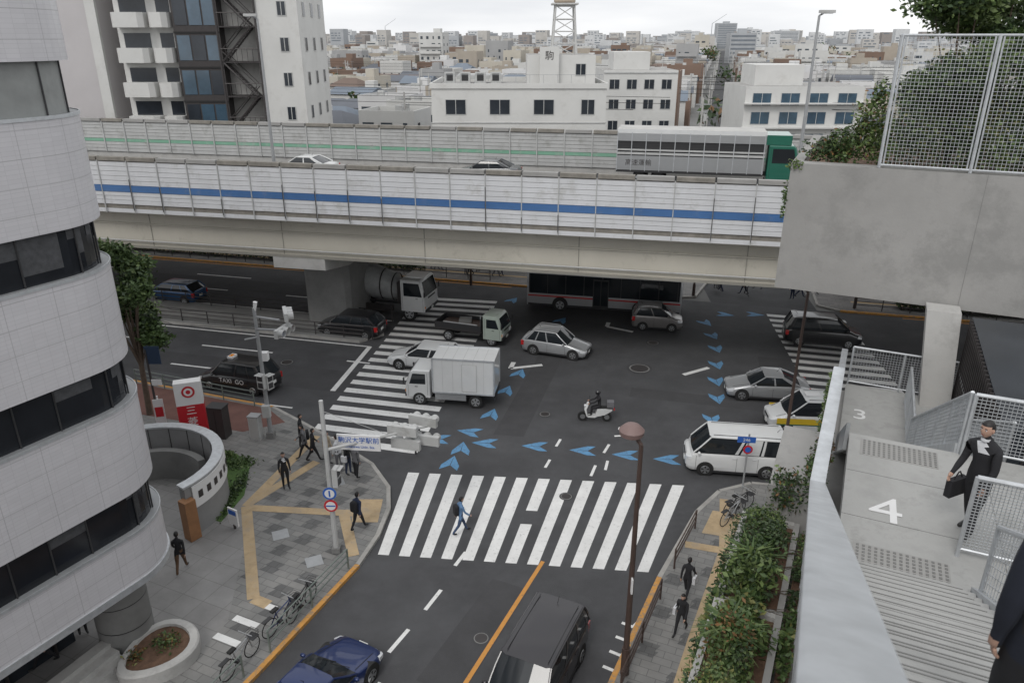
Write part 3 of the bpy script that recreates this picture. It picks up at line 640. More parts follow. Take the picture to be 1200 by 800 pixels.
for sg in(1,-1):
    b.b2(-hl+.15,hl-.15,sg*1.255-.004,sg*1.255+.004,1.25,2.68,M_glass)
    for i in range(9): b.box(-hl+.3+(L-.5)*i/8,sg*1.262,1.97,.06,.01,1.4,M_dark)
    b.b2(-hl+.1,hl-.1,sg*1.256-.004,sg*1.256+.004,1.02,1.12,P_redp); b.b2(-hl+.1,hl-.1,sg*1.258-.004,sg*1.258+.004,.36,.5,M_dark)
    for X in(hl-2.4,-hl+2.8):
        b.tube((X,sg*1.1,.5),(X,sg*1.262,.5),.56,.56,M_black,20); wheel(b,X,sg*1.14,.46,.26,sg,M_steel)
    b.b2(-.4,.7,sg*1.262-.004,sg*1.262+.004,.45,2.5,M_dark); b.b2(-.33,.12,sg*1.268-.004,sg*1.268+.004,.6,2.38,M_glass); b.b2(.18,.63,sg*1.268-.004,sg*1.268+.004,.6,2.38,M_glass)
for X in(hl+.006,-hl-.006): b.b2(X-.006,X+.006,-1.1,1.1,1.3,2.6,M_glass); b.b2(X-.008,X+.008,-1.15,1.15,.4,.65,M_dark)
for X in(-2.5,1.5): b.box(X,0,3.2,2,1.5,.16,M_busr)
b.build((6.6,50.9,.008),rad(168))
DK=9.0
EA=rad(-12.3); cx_,sx_=math.cos(EA),math.sin(EA)
def EF(s,t,z=0): return (s*cx_-t*sx_,s*sx_+t*cx_,z)
b=MB('highway_truck'); xf=5.6
cab(b,xf,2.4,.8,2.9,1.9,P_green); chassis(b,-xf,xf-.5,2.4,1.1,(xf-1.3,-xf+1.5,-xf+2.7),.5)
b.b2(xf-2.1,xf-.6,-1.15,1.15,2.92,3.5,P_green)
for zz,hh in((1.15,.9),(2.12,.14),(2.36,.1),(2.95,.48)):
    for sg in(1,-1): b.b2(-xf,xf-2.1,sg*1.2-.02,sg*1.2+.02,zz,zz+hh,P_silver if hh>.4 else M_pangrey)
for i in range(11):
    for sg in(1,-1): b.box(-xf+.03+(2*xf-2.2)*i/10,sg*1.215,2.3,.05,.05,2.4,M_galv)
b.b2(-xf+.03,xf-2.13,-1.16,1.16,1.1,3.4,M_dark); b.b2(-xf,xf-2.1,-1.22,1.22,3.43,3.68,P_white,top=M_concl); b.b2(-xf,xf-2.1,-1.23,1.23,1.0,1.15,M_dark)
b.text('高速運輸',.42,TM((-4.2,-1.225,1.6),(1,0,0),(0,0,1)),M_dsteel)
b.build(EF(1.7,50.6,DK+.02),EA)
for nm,s,t,pm,stl in(('dark_car',-12.6,50.0,P_gun,'sedan'),('white_car',-25.5,49.0,P_white,'sedan'),('red_car',9.6,47.6,P_redp,'hatch')):
    x,y,_=EF(s,t); car(nm,x,y,math.degrees(EA)+180,4.5,1.75,1.46,pm,stl,z=DK+.02)
b=MB('scooter')
for X in(.62,-.6): b.tube((X,-.06,.25),(X,.06,.25),.25,.25,M_black,18); b.tube((X,-.065,.25),(X,.065,.25),.13,.13,M_rim,12)
b.loft([[(-.85,-.1,.72),(-.85,.1,.72),(-.85,.08,.62),(-.85,-.08,.62)],[(-.5,-.17,.76),(-.5,.17,.76),(-.5,.16,.42),(-.5,-.16,.42)],[(-.1,-.16,.74),(-.1,.16,.74),(-.1,.16,.32),(-.1,-.16,.32)],[(.0,-.13,.36),(.0,.13,.36),(.0,.14,.24),(.0,-.14,.24)],[(.35,-.15,.34),(.35,.15,.34),(.35,.14,.24),(.35,-.14,.24)]],P_white)
b.loft([[(.35,-.2,.3),(.35,.2,.3),(.42,.18,.3),(.42,-.18,.3)],[(.45,-.22,.7),(.45,.22,.7),(.55,.16,.7),(.55,-.16,.7)],[(.33,-.15,1.0),(.33,.15,1.0),(.42,.1,1.0),(.42,-.1,1.0)]],P_white)
b.loft([[(-.85,-.12,.78),(-.85,.12,.78),(-.85,.12,.74),(-.85,-.12,.74)],[(-.05,-.14,.82),(-.05,.14,.82),(-.05,.14,.74),(-.05,-.14,.74)]],M_black)
b.tube((.3,-.33,1.05),(.3,.33,1.05),.02,.02,M_dark,6); b.tube((.62,0,.25),(.38,0,.95),.04,.04,M_dark,6)
b.sph((.52,0,.85),(.06,.09,.07),M_head,8,6); b.box(-.95,0,.7,.06,.2,.08,M_tail); b.box(-.75,0,.98,.34,.34,.3,C_gry)
for sg in(1,-1): b.sph((.28,sg*.33,1.2),(.02,.06,.05),M_dark,8,5); b.tube((.3,sg*.25,1.05),(.28,sg*.33,1.18),.008,.008,M_dark,4)
b.build((4.2,33.8,.008),rad(176))
person('scooter_rider',(4.2+.22,33.78,.02),rad(176),C_blk,C_blk,h=1.7,legs=((78,72),(78,72)),arms=((48,22),(48,22)),lean=8,sit=.88,helmet=P_black)
# ------------------------------------------------------------------ expressway
S0,S1=-140,150
b=MB('elevated_expressway')
TN,TF=39.4,55.0
b.M=Matrix.Rotation(EA,4,'Z')
b.b2(S0,S1,TN+.35,TF-.3,DK-.35,DK,M_conc,top=M_asph2)
b.b2(S0,S1,TN+.1,TN+.35,8.1,9.6,M_concl); b.b2(S0,S1,TF-.3,TF,8.1,9.4,M_concl)
for t0,t1 in((TN+1.0,TN+5.2),(TF-5.6,TF-2.0)):
    b.b2(S0,S1,t0,t1,5.75,8.6,M_beige)
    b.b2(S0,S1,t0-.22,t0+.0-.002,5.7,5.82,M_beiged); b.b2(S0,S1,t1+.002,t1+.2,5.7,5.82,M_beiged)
b.b2(S0,S1,TN+.9,TN+.996,7.2,7.26,M_beige)
for i in range(int((S1-S0)/9)):
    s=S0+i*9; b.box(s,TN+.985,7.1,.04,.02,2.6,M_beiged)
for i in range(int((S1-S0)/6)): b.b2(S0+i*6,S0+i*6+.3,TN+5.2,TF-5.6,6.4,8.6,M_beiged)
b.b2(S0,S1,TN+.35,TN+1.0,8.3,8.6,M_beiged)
b.tube((S0,TN+.85,6.15),(S1,TN+.85,6.15),.05,.05,M_pangrey,6)
b.b2(S0,S1,43.2,43.35,DK,DK+.004,M_white)
for i in range(40): b.b2(S0+i*8,S0+i*8+4,50.9-.07,50.9+.07,DK,DK+.004,M_white)
b.b2(S0,S1,47.0-.7,47.25-.7,DK,DK+.75,M_pangrey)
b.build()
b=MB('noise_barrier'); b.M=Matrix.Rotation(EA,4,'Z')
def slat(z0,z1,m,tt,th=.07): b.b2(S0,S1,tt-th,tt,z0+.010,z1-.010,m)
for i,(z0,z1) in enumerate([(8.12,8.38),(8.38,8.64),(8.64,8.9),(8.9,9.15),(9.15,9.4)]): slat(z0,z1,M_panel,TN+.02+.02*(i%2)+ (.06 if i<2 else 0))
slat(9.4,9.8,M_panblue,TN-.01)
for k in range(5): slat(9.8+k*.28,10.08+k*.28,M_panel,TN+.02)
b.b2(S0,S1,TN+.02,TN+.1,8.1,11.22,M_cap)
x=S0
while x<S1:
    b.b2(x,x+1.90,TN-.12,TN+.2,11.26,11.48,M_cap if R.random()<.55 else M_conc)
    b.box(x-.05,TN-.075,9.7,.05,.07,3.15,M_pangrey)
    if R.random()<.6: b.tube((x-.05,TN-.13,8.3),(x-.05,TN-.13,8.3+R.uniform(.5,2.4)),.02,.02,M_dsteel,4)
    x+=2.0
b.build(smooth=0)
b=MB('noise_barrier'); b.M=Matrix.Rotation(EA,4,'Z')
for k in range(9):
    z0=9.4+k*.26; m=M_pangreen if k==3 else M_pangrey
    b.b2(S0,S1,TF-.4,TF-.32+.02*(k%2),z0+.012,z0+.248,m)
b.b2(S0,S1,TF-.33,TF-.2,9.4,11.76,M_cap)
x=S0
while x<S1:
    b.b2(x,x+1.86,TF-.5,TF-.1,11.78,12.0,M_cap if R.random()<.5 else M_conc); b.box(x-.06,TF-.43,10.6,.08,.1,2.4,M_pangrey); x+=2.0
b.build(smooth=0)
for s in(-22.0,25,-70):
    b=MB('expressway_pier'); b.M=Matrix.Translation(Vector(EF(s,0,0)))@Matrix.Rotation(EA,4,'Z')
    def oct_(w,d,z,c=.3): return [(w-c,-d,z),(w,-d+c,z),(w,d-c,z),(w-c,d,z),(-w+c,d,z),(-w,d-c,z),(-w,-d+c,z),(-w+c,-d,z)]
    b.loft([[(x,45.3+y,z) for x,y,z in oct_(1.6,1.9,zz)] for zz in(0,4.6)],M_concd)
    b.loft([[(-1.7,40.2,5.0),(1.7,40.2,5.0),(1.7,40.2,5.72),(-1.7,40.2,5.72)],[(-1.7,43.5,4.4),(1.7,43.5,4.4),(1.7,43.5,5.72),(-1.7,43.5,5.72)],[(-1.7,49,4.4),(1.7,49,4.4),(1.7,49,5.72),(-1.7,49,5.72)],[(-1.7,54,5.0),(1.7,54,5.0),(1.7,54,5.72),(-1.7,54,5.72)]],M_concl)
    b.build()
def hlamp(x,y,z0,z1,dx,name='street_lamp',m=M_steel):
    b=MB(name); b.tube((0,0,0),(0,0,z1-z0),.11,.06,m,8); b.tube((0,0,z1-z0),(dx*.25,dx*.1,z1-z0+.12),.05,.04,m,6); b.box(dx*.35,0,z1-z0+.18,.7,.3,.13,M_pangrey); b.box(dx*.35,0,z1-z0+.10,.5,.22,.03,M_head); b.b2(-.2,.2,-.2,.2,-.4,.05,m); b.build((x,y,z0))
x,y,_=EF(-23.0,39.7+.7); hlamp(x,y,9.2,19.0,-1); x,y,_=EF(6.0,41.0); hlamp(x,y,9.2,19.0,1)
# ------------------------------------------------------------------ tiled office building (left)
b=MB('tiled_office_building')
FA=61.0
C0=Vector((-12.35,18.35)); dv=Vector((math.cos(rad(FA)),math.sin(rad(FA)))); ar=1.9
plan=[]; nv=Vector((dv.y,-dv.x)); T0=C0+nv*ar
for k in range(30,0,-1): plan.append(T0-dv*(k*1.0))
for k in range(0,15):
    th=rad(FA-90+ ((165-FA)*k/14)); plan.append(C0+Vector((math.cos(th),math.sin(th)))*ar)
dl=Vector((-.966,.259)); e0=plan[-1]
for k in range(1,22): plan.append(e0+dl*k)
def offset(pl,o):
    out=[]
    for i,p in enumerate(pl):
        q0=pl[max(i-1,0)];q1=pl[min(i+1,len(pl)-1)]; d=(q1-q0).normalized(); out.append(p+Vector((-d.y,d.x))*o)
    return out
def ring(pl,z0,z1,m,uvs=True):
    acc=0
    for i in range(len(pl)-1):
        p,q=pl[i],pl[i+1]; L=(q-p).length
        b.face([(p.x,p.y,z0),(q.x,q.y,z0),(q.x,q.y,z1),(p.x,p.y,z1)],m,uv=[(acc,z0),(acc+L,z0),(acc+L,z1),(acc,z1)] if uvs else None); acc+=L
def flat(pa,pb,z,m):
    for i in range(len(pa)-1): b.face([(pa[i].x,pa[i].y,z),(pa[i+1].x,pa[i+1].y,z),(pb[i+1].x,pb[i+1].y,z),(pb[i].x,pb[i].y,z)],m)
inn=offset(plan,.2); i3=offset(plan,.19); i2=offset(plan,.17)
zz=3.45
for fl in range(7):
    zs=5.1+3.75*fl; zt_=zs+1.18
    ring(plan,zz,zs,M_wallb); flat(plan,inn,zs,M_steel); flat(plan,inn,zt_,M_dark)
    ring(inn,zs,zt_,M_rglass if fl!=3 else M_blind)
    for i in range(0,len(i2)-1):
        p=i2[i]
        if i<30 or i>45 or i%4==0: b.tube((p.x,p.y,zs),(p.x,p.y,zt_),.022,.022,M_dark,4,caps=False)
        if fl!=3 and R.random()<.45:
            a,c=i3[i],i3[i+1]; h=zt_-R.uniform(.2,1.1); b.face([(a.x,a.y,h),(c.x,c.y,h),(c.x,c.y,zt_),(a.x,a.y,zt_)],mk('curtain_grey',(.065,.067,.072),.8,var=.3,scale=6))
    o2=offset(plan,-.025); ring(o2,zs-.06,zs+.02,M_galv,False); flat(o2,plan,zs+.02,M_galv)
    zz=zt_
ring(plan,zz,zz+1.5,M_wallb)
b.face([(p.x,p.y,3.45) for p in plan]+[(-48,16,3.45),(-40,-20,3.45)],M_conc)
o2=offset(plan,-.05); ring(o2,3.40,3.62,M_galv,False); flat(o2,plan,3.62,M_galv); flat(o2,offset(plan,.4),3.40,M_galv)
b.M=Matrix.Translation((-14.6,16.5,0))@Matrix.Rotation(rad(FA),4,'Z')
b.b2(-26,2.2,.5,.7,.13,3.45,M_bglass); b.b2(2.0,2.2,.7,10,.13,3.45,M_bglass)
for k in range(20): b.box(-26+k*1.45,.44,1.8,.08,.1,3.3,M_dsteel)
for k in range(6): b.box(-1.0-k*3.2,.46,1.0,1.1,.03,1.3,(M_red,M_swhite)[k%2])
b.b2(-26,2.3,.38,.498,2.7,3.2,M_red); b.M=Matrix.Identity(4)
b.face([(p.x,p.y,zz+1.5) for p in plan]+[(-48,16,zz+1.5),(-40,-20,zz+1.5)],M_conc)
PX,PY=-12.3,18.75
def circ(r,z): return [(PX+math.cos(t)*r,PY+math.sin(t)*r,z) for t in[i*math.pi/12 for i in range(24)]]
b.loft([circ(.8,.13),circ(.8,3.45)],M_concd)
for zq in(1.0,1.9,2.8): b.loft([circ(.806,zq),circ(.806,zq+.03)],M_dark,caps=False)
b.build(smooth=30)
b=MB('entrance_steps')
for i in range(4): b.b2(-3,3,-i*.35-.0,-i*.35-.36,.13,.13+.14*(4-i),M_concl) 
b.build((-14.0,15.4,0),rad(65)) 
b=MB('curved_entrance_wall')
def arcw(cx,cy,r,a0,a1,th,z0,z1f,m,n=20):
    secs=[]
    for i in range(n+1):
        f=i/n; a=rad(a0+(a1-a0)*f); z1=z1f(f)
        secs.append([(cx+math.cos(a)*r,cy+math.sin(a)*r,z0),(cx+math.cos(a)*(r+th),cy+math.sin(a)*(r+th),z0),(cx+math.cos(a)*(r+th),cy+math.sin(a)*(r+th),z1),(cx+math.cos(a)*r,cy+math.sin(a)*r,z1)])
    b.loft(secs,m)
arcw(-15.0,25.9,2.9,-35,120,.35,.13,lambda f:2.3,M_cwall)
arcw(-15.0,25.9,2.86,-36,121,.43,2.3,lambda f:2.38,M_galv)
arcw(-15.0,25.9,3.255,-30,32,.05,1.3,lambda f:2.25,M_swhite)
for i in range(6):
    a=rad(-24+i*8); b.box(-15.0+math.cos(a)*3.315,25.9+math.sin(a)*3.315,1.8,.01,.22,.3,M_dsteel,rz=a)
arcw(-15.0,25.9,2.3,40,165,.3,.13,lambda f:1.5,M_concd)
for i in range(9):
    a=rad(-30+i*17); b.box(-15.0+math.cos(a)*2.89,25.9+math.sin(a)*2.89,1.2,.02,.03,2.2,M_dsteel,rz=a)
b.box(-12.3,24.0,1.0,.45,.45,1.7,mk('wood_orange',(.30,.15,.07),.6,var=.15),rz=rad(-35))
b.build()
b=MB('grass_verge'); 
b.face([(-13.2,30.6,.141),(-11.9,29.6,.141),(-11.3,26.9,.141),(-11.6,25.0,.141),(-12.1,25.2,.141),(-12.0,27.2,.141),(-12.8,28.8,.141),(-14.2,30.4,.141)],M_grass)
b.leaves([((-12.4,29.4,.2),(.8,.6,.14)),((-11.8,27.6,.2),(.35,1.2,.14)),((-11.7,26,.2),(.25,.9,.12)),((-13.3,30.1,.2),(.6,.4,.14))],2200,.06,[L1,L3,L1,L2],3); b.build()
b=MB('round_planter')
def blob(r,z): return [(math.cos(t)*r*(1.0+.25*math.cos(t-1)),math.sin(t)*r*1.25,z) for t in[i*math.pi/14 for i in range(28)]]
b.loft([blob(1.0,.0),blob(1.02,.44),blob(.98,.5),blob(.8,.5),blob(.78,.38)],M_concl,caps=False); b.face(blob(.8,.41),M_soil)
b.leaves([((.1,.3,.45),(.5,.5,.12)),((-.3,-.5,.45),(.35,.35,.12))],420,.06,[L1,L2,L5,L4],5); b.build((-11.0,17.9,.13),rad(-25))
b=MB('bollard_sign'); b.box(0,0,.55,.5,.06,.75,M_swhite); b.box(0,-.035,.75,.4,.01,.2,M_sblue); b.tube((0,0,.0),(0,0,.2),.05,.05,M_dsteel); b.build((-10.9,24.6,.13),rad(-30))
b=MB('bank_totem_sign')
b.box(0,0,1.3,1.15,.5,2.5,M_red); b.box(0,0,3.1,1.15,.5,1.1,M_swhite); b.box(0,0,.05,1.25,.6,.1,M_concd)
for sg in(1,-1):
    b.M=Matrix.Translation((0,sg*.256,3.2)); b.tube((0,-.005,0),(0,.005,0),.28,.28,M_red,24); b.tube((0,-.009,0),(0,.009,0),.19,.19,M_swhite,24); b.tube((0,-.012,0),(0,.012,0),.1,.1,M_red,20); b.M=Matrix.Identity(4)
    for i,ch in enumerate('三菱銀行'): b.text(ch,.46,TM((0,sg*.258,2.25-.55*i),(-sg,0,0),(0,0,1)),M_swhite)
b.build((-14.6,30.5,.13),rad(20))
b=MB('utility_cabinet'); b.box(0,0,.8,.8,.6,1.6,M_dsteel); b.box(0,0,1.63,.86,.66,.06,M_dark); b.box(0,-.305,.8,.02,.01,1.4,M_black); b.build((-14.1,32.0,.13),rad(-10))
b=MB('utility_cabinet'); b.box(0,0,.6,.5,.4,1.2,M_pangrey); b.box(0,0,1.22,.56,.46,.05,M_steel); b.box(0,-.205,.6,.4,.01,1.0,M_concl); b.build((-12.3,31.8,.13),rad(-10))
# ------------------------------------------------------------------ signals and poles
M_y=mk('sig_y',(.2,.13,.02),.3,var=0); M_r=mk('sig_r',(.25,.02,.02),.3,var=0)
def sig_head(b,p,ang):
    M=Matrix.Translation(p)@Matrix.Rotation(ang,4,'Z'); old=b.M; b.M=old@M
    b.box(0,0,0,1.15,.16,.38,M_pangrey)
    for i in range(3):
        x=-.38+.38*i; b.tube((x,-.085,0),(x,-.1,0),.14,.14,[M_sblue,M_y,M_r][i],14)
        b.tube((x,-.08,.02),(x,-.32,.02),.17,.16,M_pangrey,14,caps=False)
    b.M=old
def ped_head(b,p,ang):
    M=Matrix.Translation(p)@Matrix.Rotation(ang,4,'Z'); old=b.M; b.M=old@M
    b.box(0,0,0,.36,.2,.74,M_pangrey); b.box(0,-.104,.18,.27,.01,.27,M_dark); b.box(0,-.104,-.18,.27,.01,.27,M_dark); b.box(0,-.16,.36,.38,.16,.02,M_pangrey); b.M=old
b=MB('traffic_signal_pole'); b.tube((0,0,0),(0,0,6.6),.11,.08,M_steel,10); b.box(0,0,.15,.35,.35,.3,M_concd)
b.tube((0,0,5.6),(1.2,-.9,5.9),.05,.05,M_steel,8); b.tube((0,0,6.2),(1.3,-.6,6.25),.05,.05,M_steel,8); b.tube((0,0,5.2),(-.3,-.8,5.4),.04,.04,M_steel,6)
sig_head(b,(1.5,-1.0,5.9),rad(75)); sig_head(b,(1.55,-.5,6.5),rad(110)); b.tube((.0,0,6.4),(.1,0,6.9),.06,.1,M_swhite,8)
ped_head(b,(.28,-.1,3.0),rad(60)); ped_head(b,(.0,-.3,3.1),rad(-20)); b.box(.0,-.2,1.5,.35,.25,.6,M_pangrey); b.box(.12,.12,4.2,.4,.3,.4,M_swhite)
for q in((-9,3.5,6.6),(-9,3.2,5.9)): b.tube((0,0,q[2]-.3),(q[0]/2,q[1]/2,q[2]-.7),.012,.012,M_black,4); b.tube((q[0]/2,q[1]/2,q[2]-.7),q,.012,.012,M_black,4)
b.build((-11.65,31.9,.13))
b=MB('traffic_signal_pole'); b.tube((0,0,0),(0,0,6.3),.10,.075,M_pangrey,10); b.box(0,0,.1,.3,.3,.2,M_concd)
b.tube((0,0,4.35),(3.5,2.3,4.1),.06,.045,M_pangrey,8); b.tube((0,0,5.9),(2.0,1.3,4.25),.012,.012,M_pangrey,6)
b.M=Matrix.Translation((1.05,.7,4.3))@Matrix.Rotation(rad(-6),4,'Z')
b.box(0,-.08,.0,1.6,.06,.62,M_swhite); b.M=Matrix.Identity(4)
b.text('駒沢大学駅前',.255,TM((1.05,.575,4.40),(1,-.1,0),(0,0,1)),M_sblue); b.text('Komazawa Univ. Sta.',.14,TM((1.05,.575,4.14),(1,-.1,0),(0,0,1)),M_sblue)
sig_head(b,(2.6,1.55,3.7),rad(165)); sig_head(b,(3.2,2.2,4.35),rad(160)); sig_head(b,(2.5,1.5,4.3),rad(165)); sig_head(b,(3.3,1.7,3.8),rad(165))
for zq,m1,m2 in((2.62,M_sblue,M_swhite),(2.1,M_red,M_swhite)):
    b.tube((0,-.12,zq),(0,-.14,zq),.25,.25,m1,24); b.tube((0,-.142,zq),(0,-.146,zq),.18,.18,m2,24)
b.box(0,-.15,2.1,.34,.006,.05,M_sblue); b.box(0,-.15,2.62,.06,.006,.26,M_sblue)
ped_head(b,(.25,.1,3.2),rad(80)); b.build((-6.6,23.2,.13))
b=MB('street_lamp'); b.tube((0,0,0),(0,0,7.9),.10,.06,M_brown,10); b.tube((0,0,0),(0,0,1.0),.14,.13,M_brown,10); b.tube((0,0,7.9),(-.25,.15,8.25),.06,.06,M_brown,8)
b.loft([[(-.25+math.cos(t)*r,.15+math.sin(t)*r,z) for t in[i*math.pi/8 for i in range(16)]] for r,z in((.08,8.0),(.32,8.15),(.34,8.28),(.2,8.42),(.05,8.47))],mk('lamp_shade',(.20,.135,.125),.5,var=.05))
b.box(0,.0,3.4,.05,.4,.5,M_swhite); b.build((3.42,17.35,.13))
def pole(h,name='street_lamp'):
    b=MB(name); b.tube((0,0,0),(0,0,h),.08,.055,M_brown,8); b.tube((0,0,0),(0,0,.9),.12,.11,M_brown,8); b.tube((0,0,h),(-.3,.1,h+.25),.045,.045,M_brown,6); b.sph((-.3,.1,h+.2),(.28,.28,.1),M_brown,12,6); return b
pole(8.9).build((11.3,27.2,.13))
b=pole(6.5); b.tube((0,0,5),(1.2,-.2,5),.04,.04,M_brown,6); sig_head(b,(1.5,-.25,5),rad(0)); b.build((-3.2,55.9,.13))
b=pole(6.5,'traffic_signal_pole'); sig_head(b,(-.9,0,5.2),rad(20)); ped_head(b,(.2,-.2,2.9),0); b.build((13.6,53.4,.13))
b=pole(5.5,'traffic_signal_pole'); sig_head(b,(.9,0,5.0),rad(0)); b.build((24.5,50.6,.13))
b=MB('direction_sign'); b.tube((0,0,0),(0,0,2.6),.04,.04,M_steel,8); b.box(-.1,-.05,2.35,.75,.03,.26,M_sblue); b.tube((0,-.06,1.9),(0,-.08,1.9),.2,.2,M_red,20); b.tube((0,-.082,1.9),(0,-.086,1.9),.13,.13,M_sblue,20); b.text('246',.2,TM((-.1,-.07,2.35),(1,0,0),(0,0,1)),M_swhite); b.build((9.9,27.5,.13),rad(-5))
b=MB('banner_post'); b.tube((0,0,0),(0,0,4.3),.06,.05,M_dsteel,8); b.box(.3,0,4.0,.7,.04,.9,mk('sign_dark_blue',(.02,.04,.08),.5,var=0)); b.box(.25,-.03,2.6,.5,.03,.3,M_swhite); b.build((-17.3,32.6,.13))
b=MB('banner_post'); b.tube((0,0,0),(0,0,2.4),.04,.04,M_swhite,8); b.box(.0,-.05,1.5,.45,.03,1.5,M_swhite); b.box(0,-.07,1.6,.35,.01,.5,M_red); b.build((-16.6,31.5,.13),rad(15))
def gfence(p,q,z=.13,n=None,m=M_steel,h=.85):
    b=MB('guard_fence'); p,q=Vector(p),Vector(q); L=(q-p).length; n=n or max(1,int(L/1.8))
    for i in range(n+1):
        x=p.lerp(q,i/n); b.tube((x.x,x.y,z),(x.x,x.y,z+h),.035,.035,m,8)
    for zz in(.35,.6,h): b.tube((p.x,p.y,z+zz),(q.x,q.y,z+zz),.025,.025,m,6)
    b.build()
M_gf=mk('fence_greygreen',(.17,.20,.18),.5,var=.1)
gfence((-5.95,22.2),(-7.6,18.2),m=M_gf); gfence((-8.1,17.2),(-13,6.0),m=M_gf); gfence((5.1,20.6),(3.2,16.6),m=M_brown); gfence((2.8,15.6),(-2,4),m=M_brown); gfence((7.2,24.6),(5.9,22.2),m=M_brown)
gfence((-13.5,35.2),(-21,38.0),m=M_gf); gfence((-23,38.6),(-50,45.3),m=M_gf)
gfence(RFp(-60,54.9),RFp(-16,54.9),m=M_dsteel); gfence(RFp(11,54.9),RFp(40,54.9),m=M_dsteel)
def bike(x,y,a,m=M_dark):
    b=MB('bicycle')
    for X in(.52,-.52):
        pr=None
        for i in range(17):
            t=2*math.pi*i/16; p=(X+math.cos(t)*.33,0,.34+math.sin(t)*.33)
            if pr: b.tube(pr,p,.018,.018,M_black,5,caps=False)
            pr=p
        for i in range(6): t=math.pi*i/6; b.tube((X+math.cos(t)*.32,0,.34+math.sin(t)*.32),(X-math.cos(t)*.32,0,.34-math.sin(t)*.32),.004,.004,M_steel,3)
    for p,q in(((-.52,0,.34),(-.12,0,.3)),((-.12,0,.3),(-.25,0,.85)),((-.12,0,.3),(.38,0,.75)),((-.22,0,.7),(.36,0,.82)),((.52,0,.34),(.35,0,.98)),((-.52,0,.34),(-.22,0,.7))): b.tube(p,q,.02,.02,m,6)
    b.tube((.33,-.27,1.02),(.33,.27,1.02),.015,.015,M_steel,6); b.box(-.27,0,.88,.26,.14,.06,M_black)
    for zz in(.7,.8,.9):
        for sg in(1,-1): b.tube((.45,sg*.15,zz),(.73,sg*.15,zz),.008,.008,M_dark,4)
        b.tube((.73,-.15,zz),(.73,.15,zz),.008,.008,M_dark,4)
    b.box(.59,0,.68,.28,.3,.01,M_dark); b.tube((-.1,-.1,.3),(-.1,.1,.3),.08,.08,M_dark,8)
    b.box(-.6,0,.72,.35,.14,.03,M_dark); b.build((x,y,.13),a)
bike(-7.05,20.0,rad(70)); bike(-7.5,19.3,rad(60),P_blue); bike(-8.3,17.6,rad(66),M_steel)
bike(9.2,25.7,rad(30)); bike(8.8,25.1,rad(40),M_steel)
# ------------------------------------------------------------------ trees and hedges
def tree(name,x,y,z0,h,cr_,n,size,mats,seed,trunk=.16,nb=9,lowf=.38):
    r=random.Random(seed); b=MB(name); base=h*lowf
    b.tube((0,0,0),(.05,.03,base),trunk,trunk*.75,M_bark,9); blobs=[]
    for i in range(nb):
        t=2*math.pi*i/nb*1.618+r.uniform(-.3,.3); rr=cr_*r.uniform(.3,.8); zz=h*(lowf+.12+(.92-lowf-.12)*((i+.5)/nb)); e=(math.cos(t)*rr,math.sin(t)*rr,zz)
        m_=(e[0]*.4,e[1]*.4,base+(zz-base)*.5); b.tube((.05,.03,base*.92),m_,trunk*.5,trunk*.3,M_bark,6); b.tube(m_,e,trunk*.3,trunk*.08,M_bark,5)
        blobs.append((e,(cr_*r.uniform(.28,.46),cr_*r.uniform(.28,.46),cr_*r.uniform(.22,.38))))
    b.tube((.05,.03,base),(0,0,h*.9),trunk*.6,trunk*.1,M_bark,6); blobs.append(((0,0,h*.88),(cr_*.4,cr_*.4,cr_*.35)))
    b.leaves(blobs,n,size,mats,seed); return b.build((x,y,z0),smooth=0)
tree('street_tree',-18.6,34.3,.13,9.6,1.75,13000,.115,[L1,L3,L2,L1],11,nb=16,lowf=.3)
tree('street_tree',-29,38.5,.13,8.5,2.4,6000,.15,[L1,L2,L1],12)
def hedge(name,P,w,h,z0,n,size,mats,seed,rag=.25):
    r=random.Random(seed); b=MB(name); blobs=[]
    for i in range(len(P)-1):
        p,q=Vector(P[i]),Vector(P[i+1]); L=(q-p).length; k=max(1,int(L/(w*.7)))
        for j in range(k):
            c=p.lerp(q,(j+.5)/k); hh=h*r.uniform(1-rag,1+rag); blobs.append(((c.x+r.uniform(-.1,.1),c.y,z0+hh*.5),(w*.55,w*.55,hh*.5)))
            b.tube((c.x,c.y,z0-.05),(c.x+r.uniform(-.1,.1),c.y,z0+hh*.6),.025,.01,M_bark,4)
    b.leaves(blobs,n,size,mats,seed); return b
hedge('hedge',[RFp(-60,56.0),RFp(-22,56.0)],1.0,1.1,.13,9000,.12,[L1,L2,L1],21).build(smooth=0)
hedge('hedge',[RFp(14,55.9),RFp(22,55.9)],1.0,1.0,.13,3000,.12,[L1,L2,L1],22).build(smooth=0)
hedge('hedge',[RFp(-60,43.2),RFp(-40,42.6)],1.0,.9,.2,3000,.12,[L1,L2],23).build(smooth=0)
# ------------------------------------------------------------------ stair building (foreground right)
def SB(name): return MB(name)
def fin(b,**k): return b.build((0,0,0),SA,**k)
Z4,Z3=11.7,7.7
M_tread=mk('stair_tread',(.37,.37,.36),.85,var=.12,scale=2,bump=.2,wear=((.27,.27,.26),2,.52,.65))
b=SB('outdoor_staircase')
n=33; rise=.17; run=.315
for i in range(n):
    s1=8.9-i*run; z1=Z4+(i+1)*rise
    b.b2(.42,1.9,s1-run,s1-.0,z1-.16,z1,M_tread)
    for q in(.05,.085,.12): b.b2(.5,1.82,s1-q-.012,s1-q,z1+.0,z1+.004,M_concd)
b.b2(.42,4.2,8.9,12.8,Z4-.3,Z4,M_tread)
nd=23
for i in range(nd):
    s0=12.8+i*7.4/nd; z1=Z4-(i+1)*(Z4-Z3)/(nd+1); b.b2(.42,2.0,s0,s0+7.4/nd,z1-.17,z1,M_tread); b.b2(.5,1.92,s0+.24,s0+.27,z1,z1+.006,M_concd)
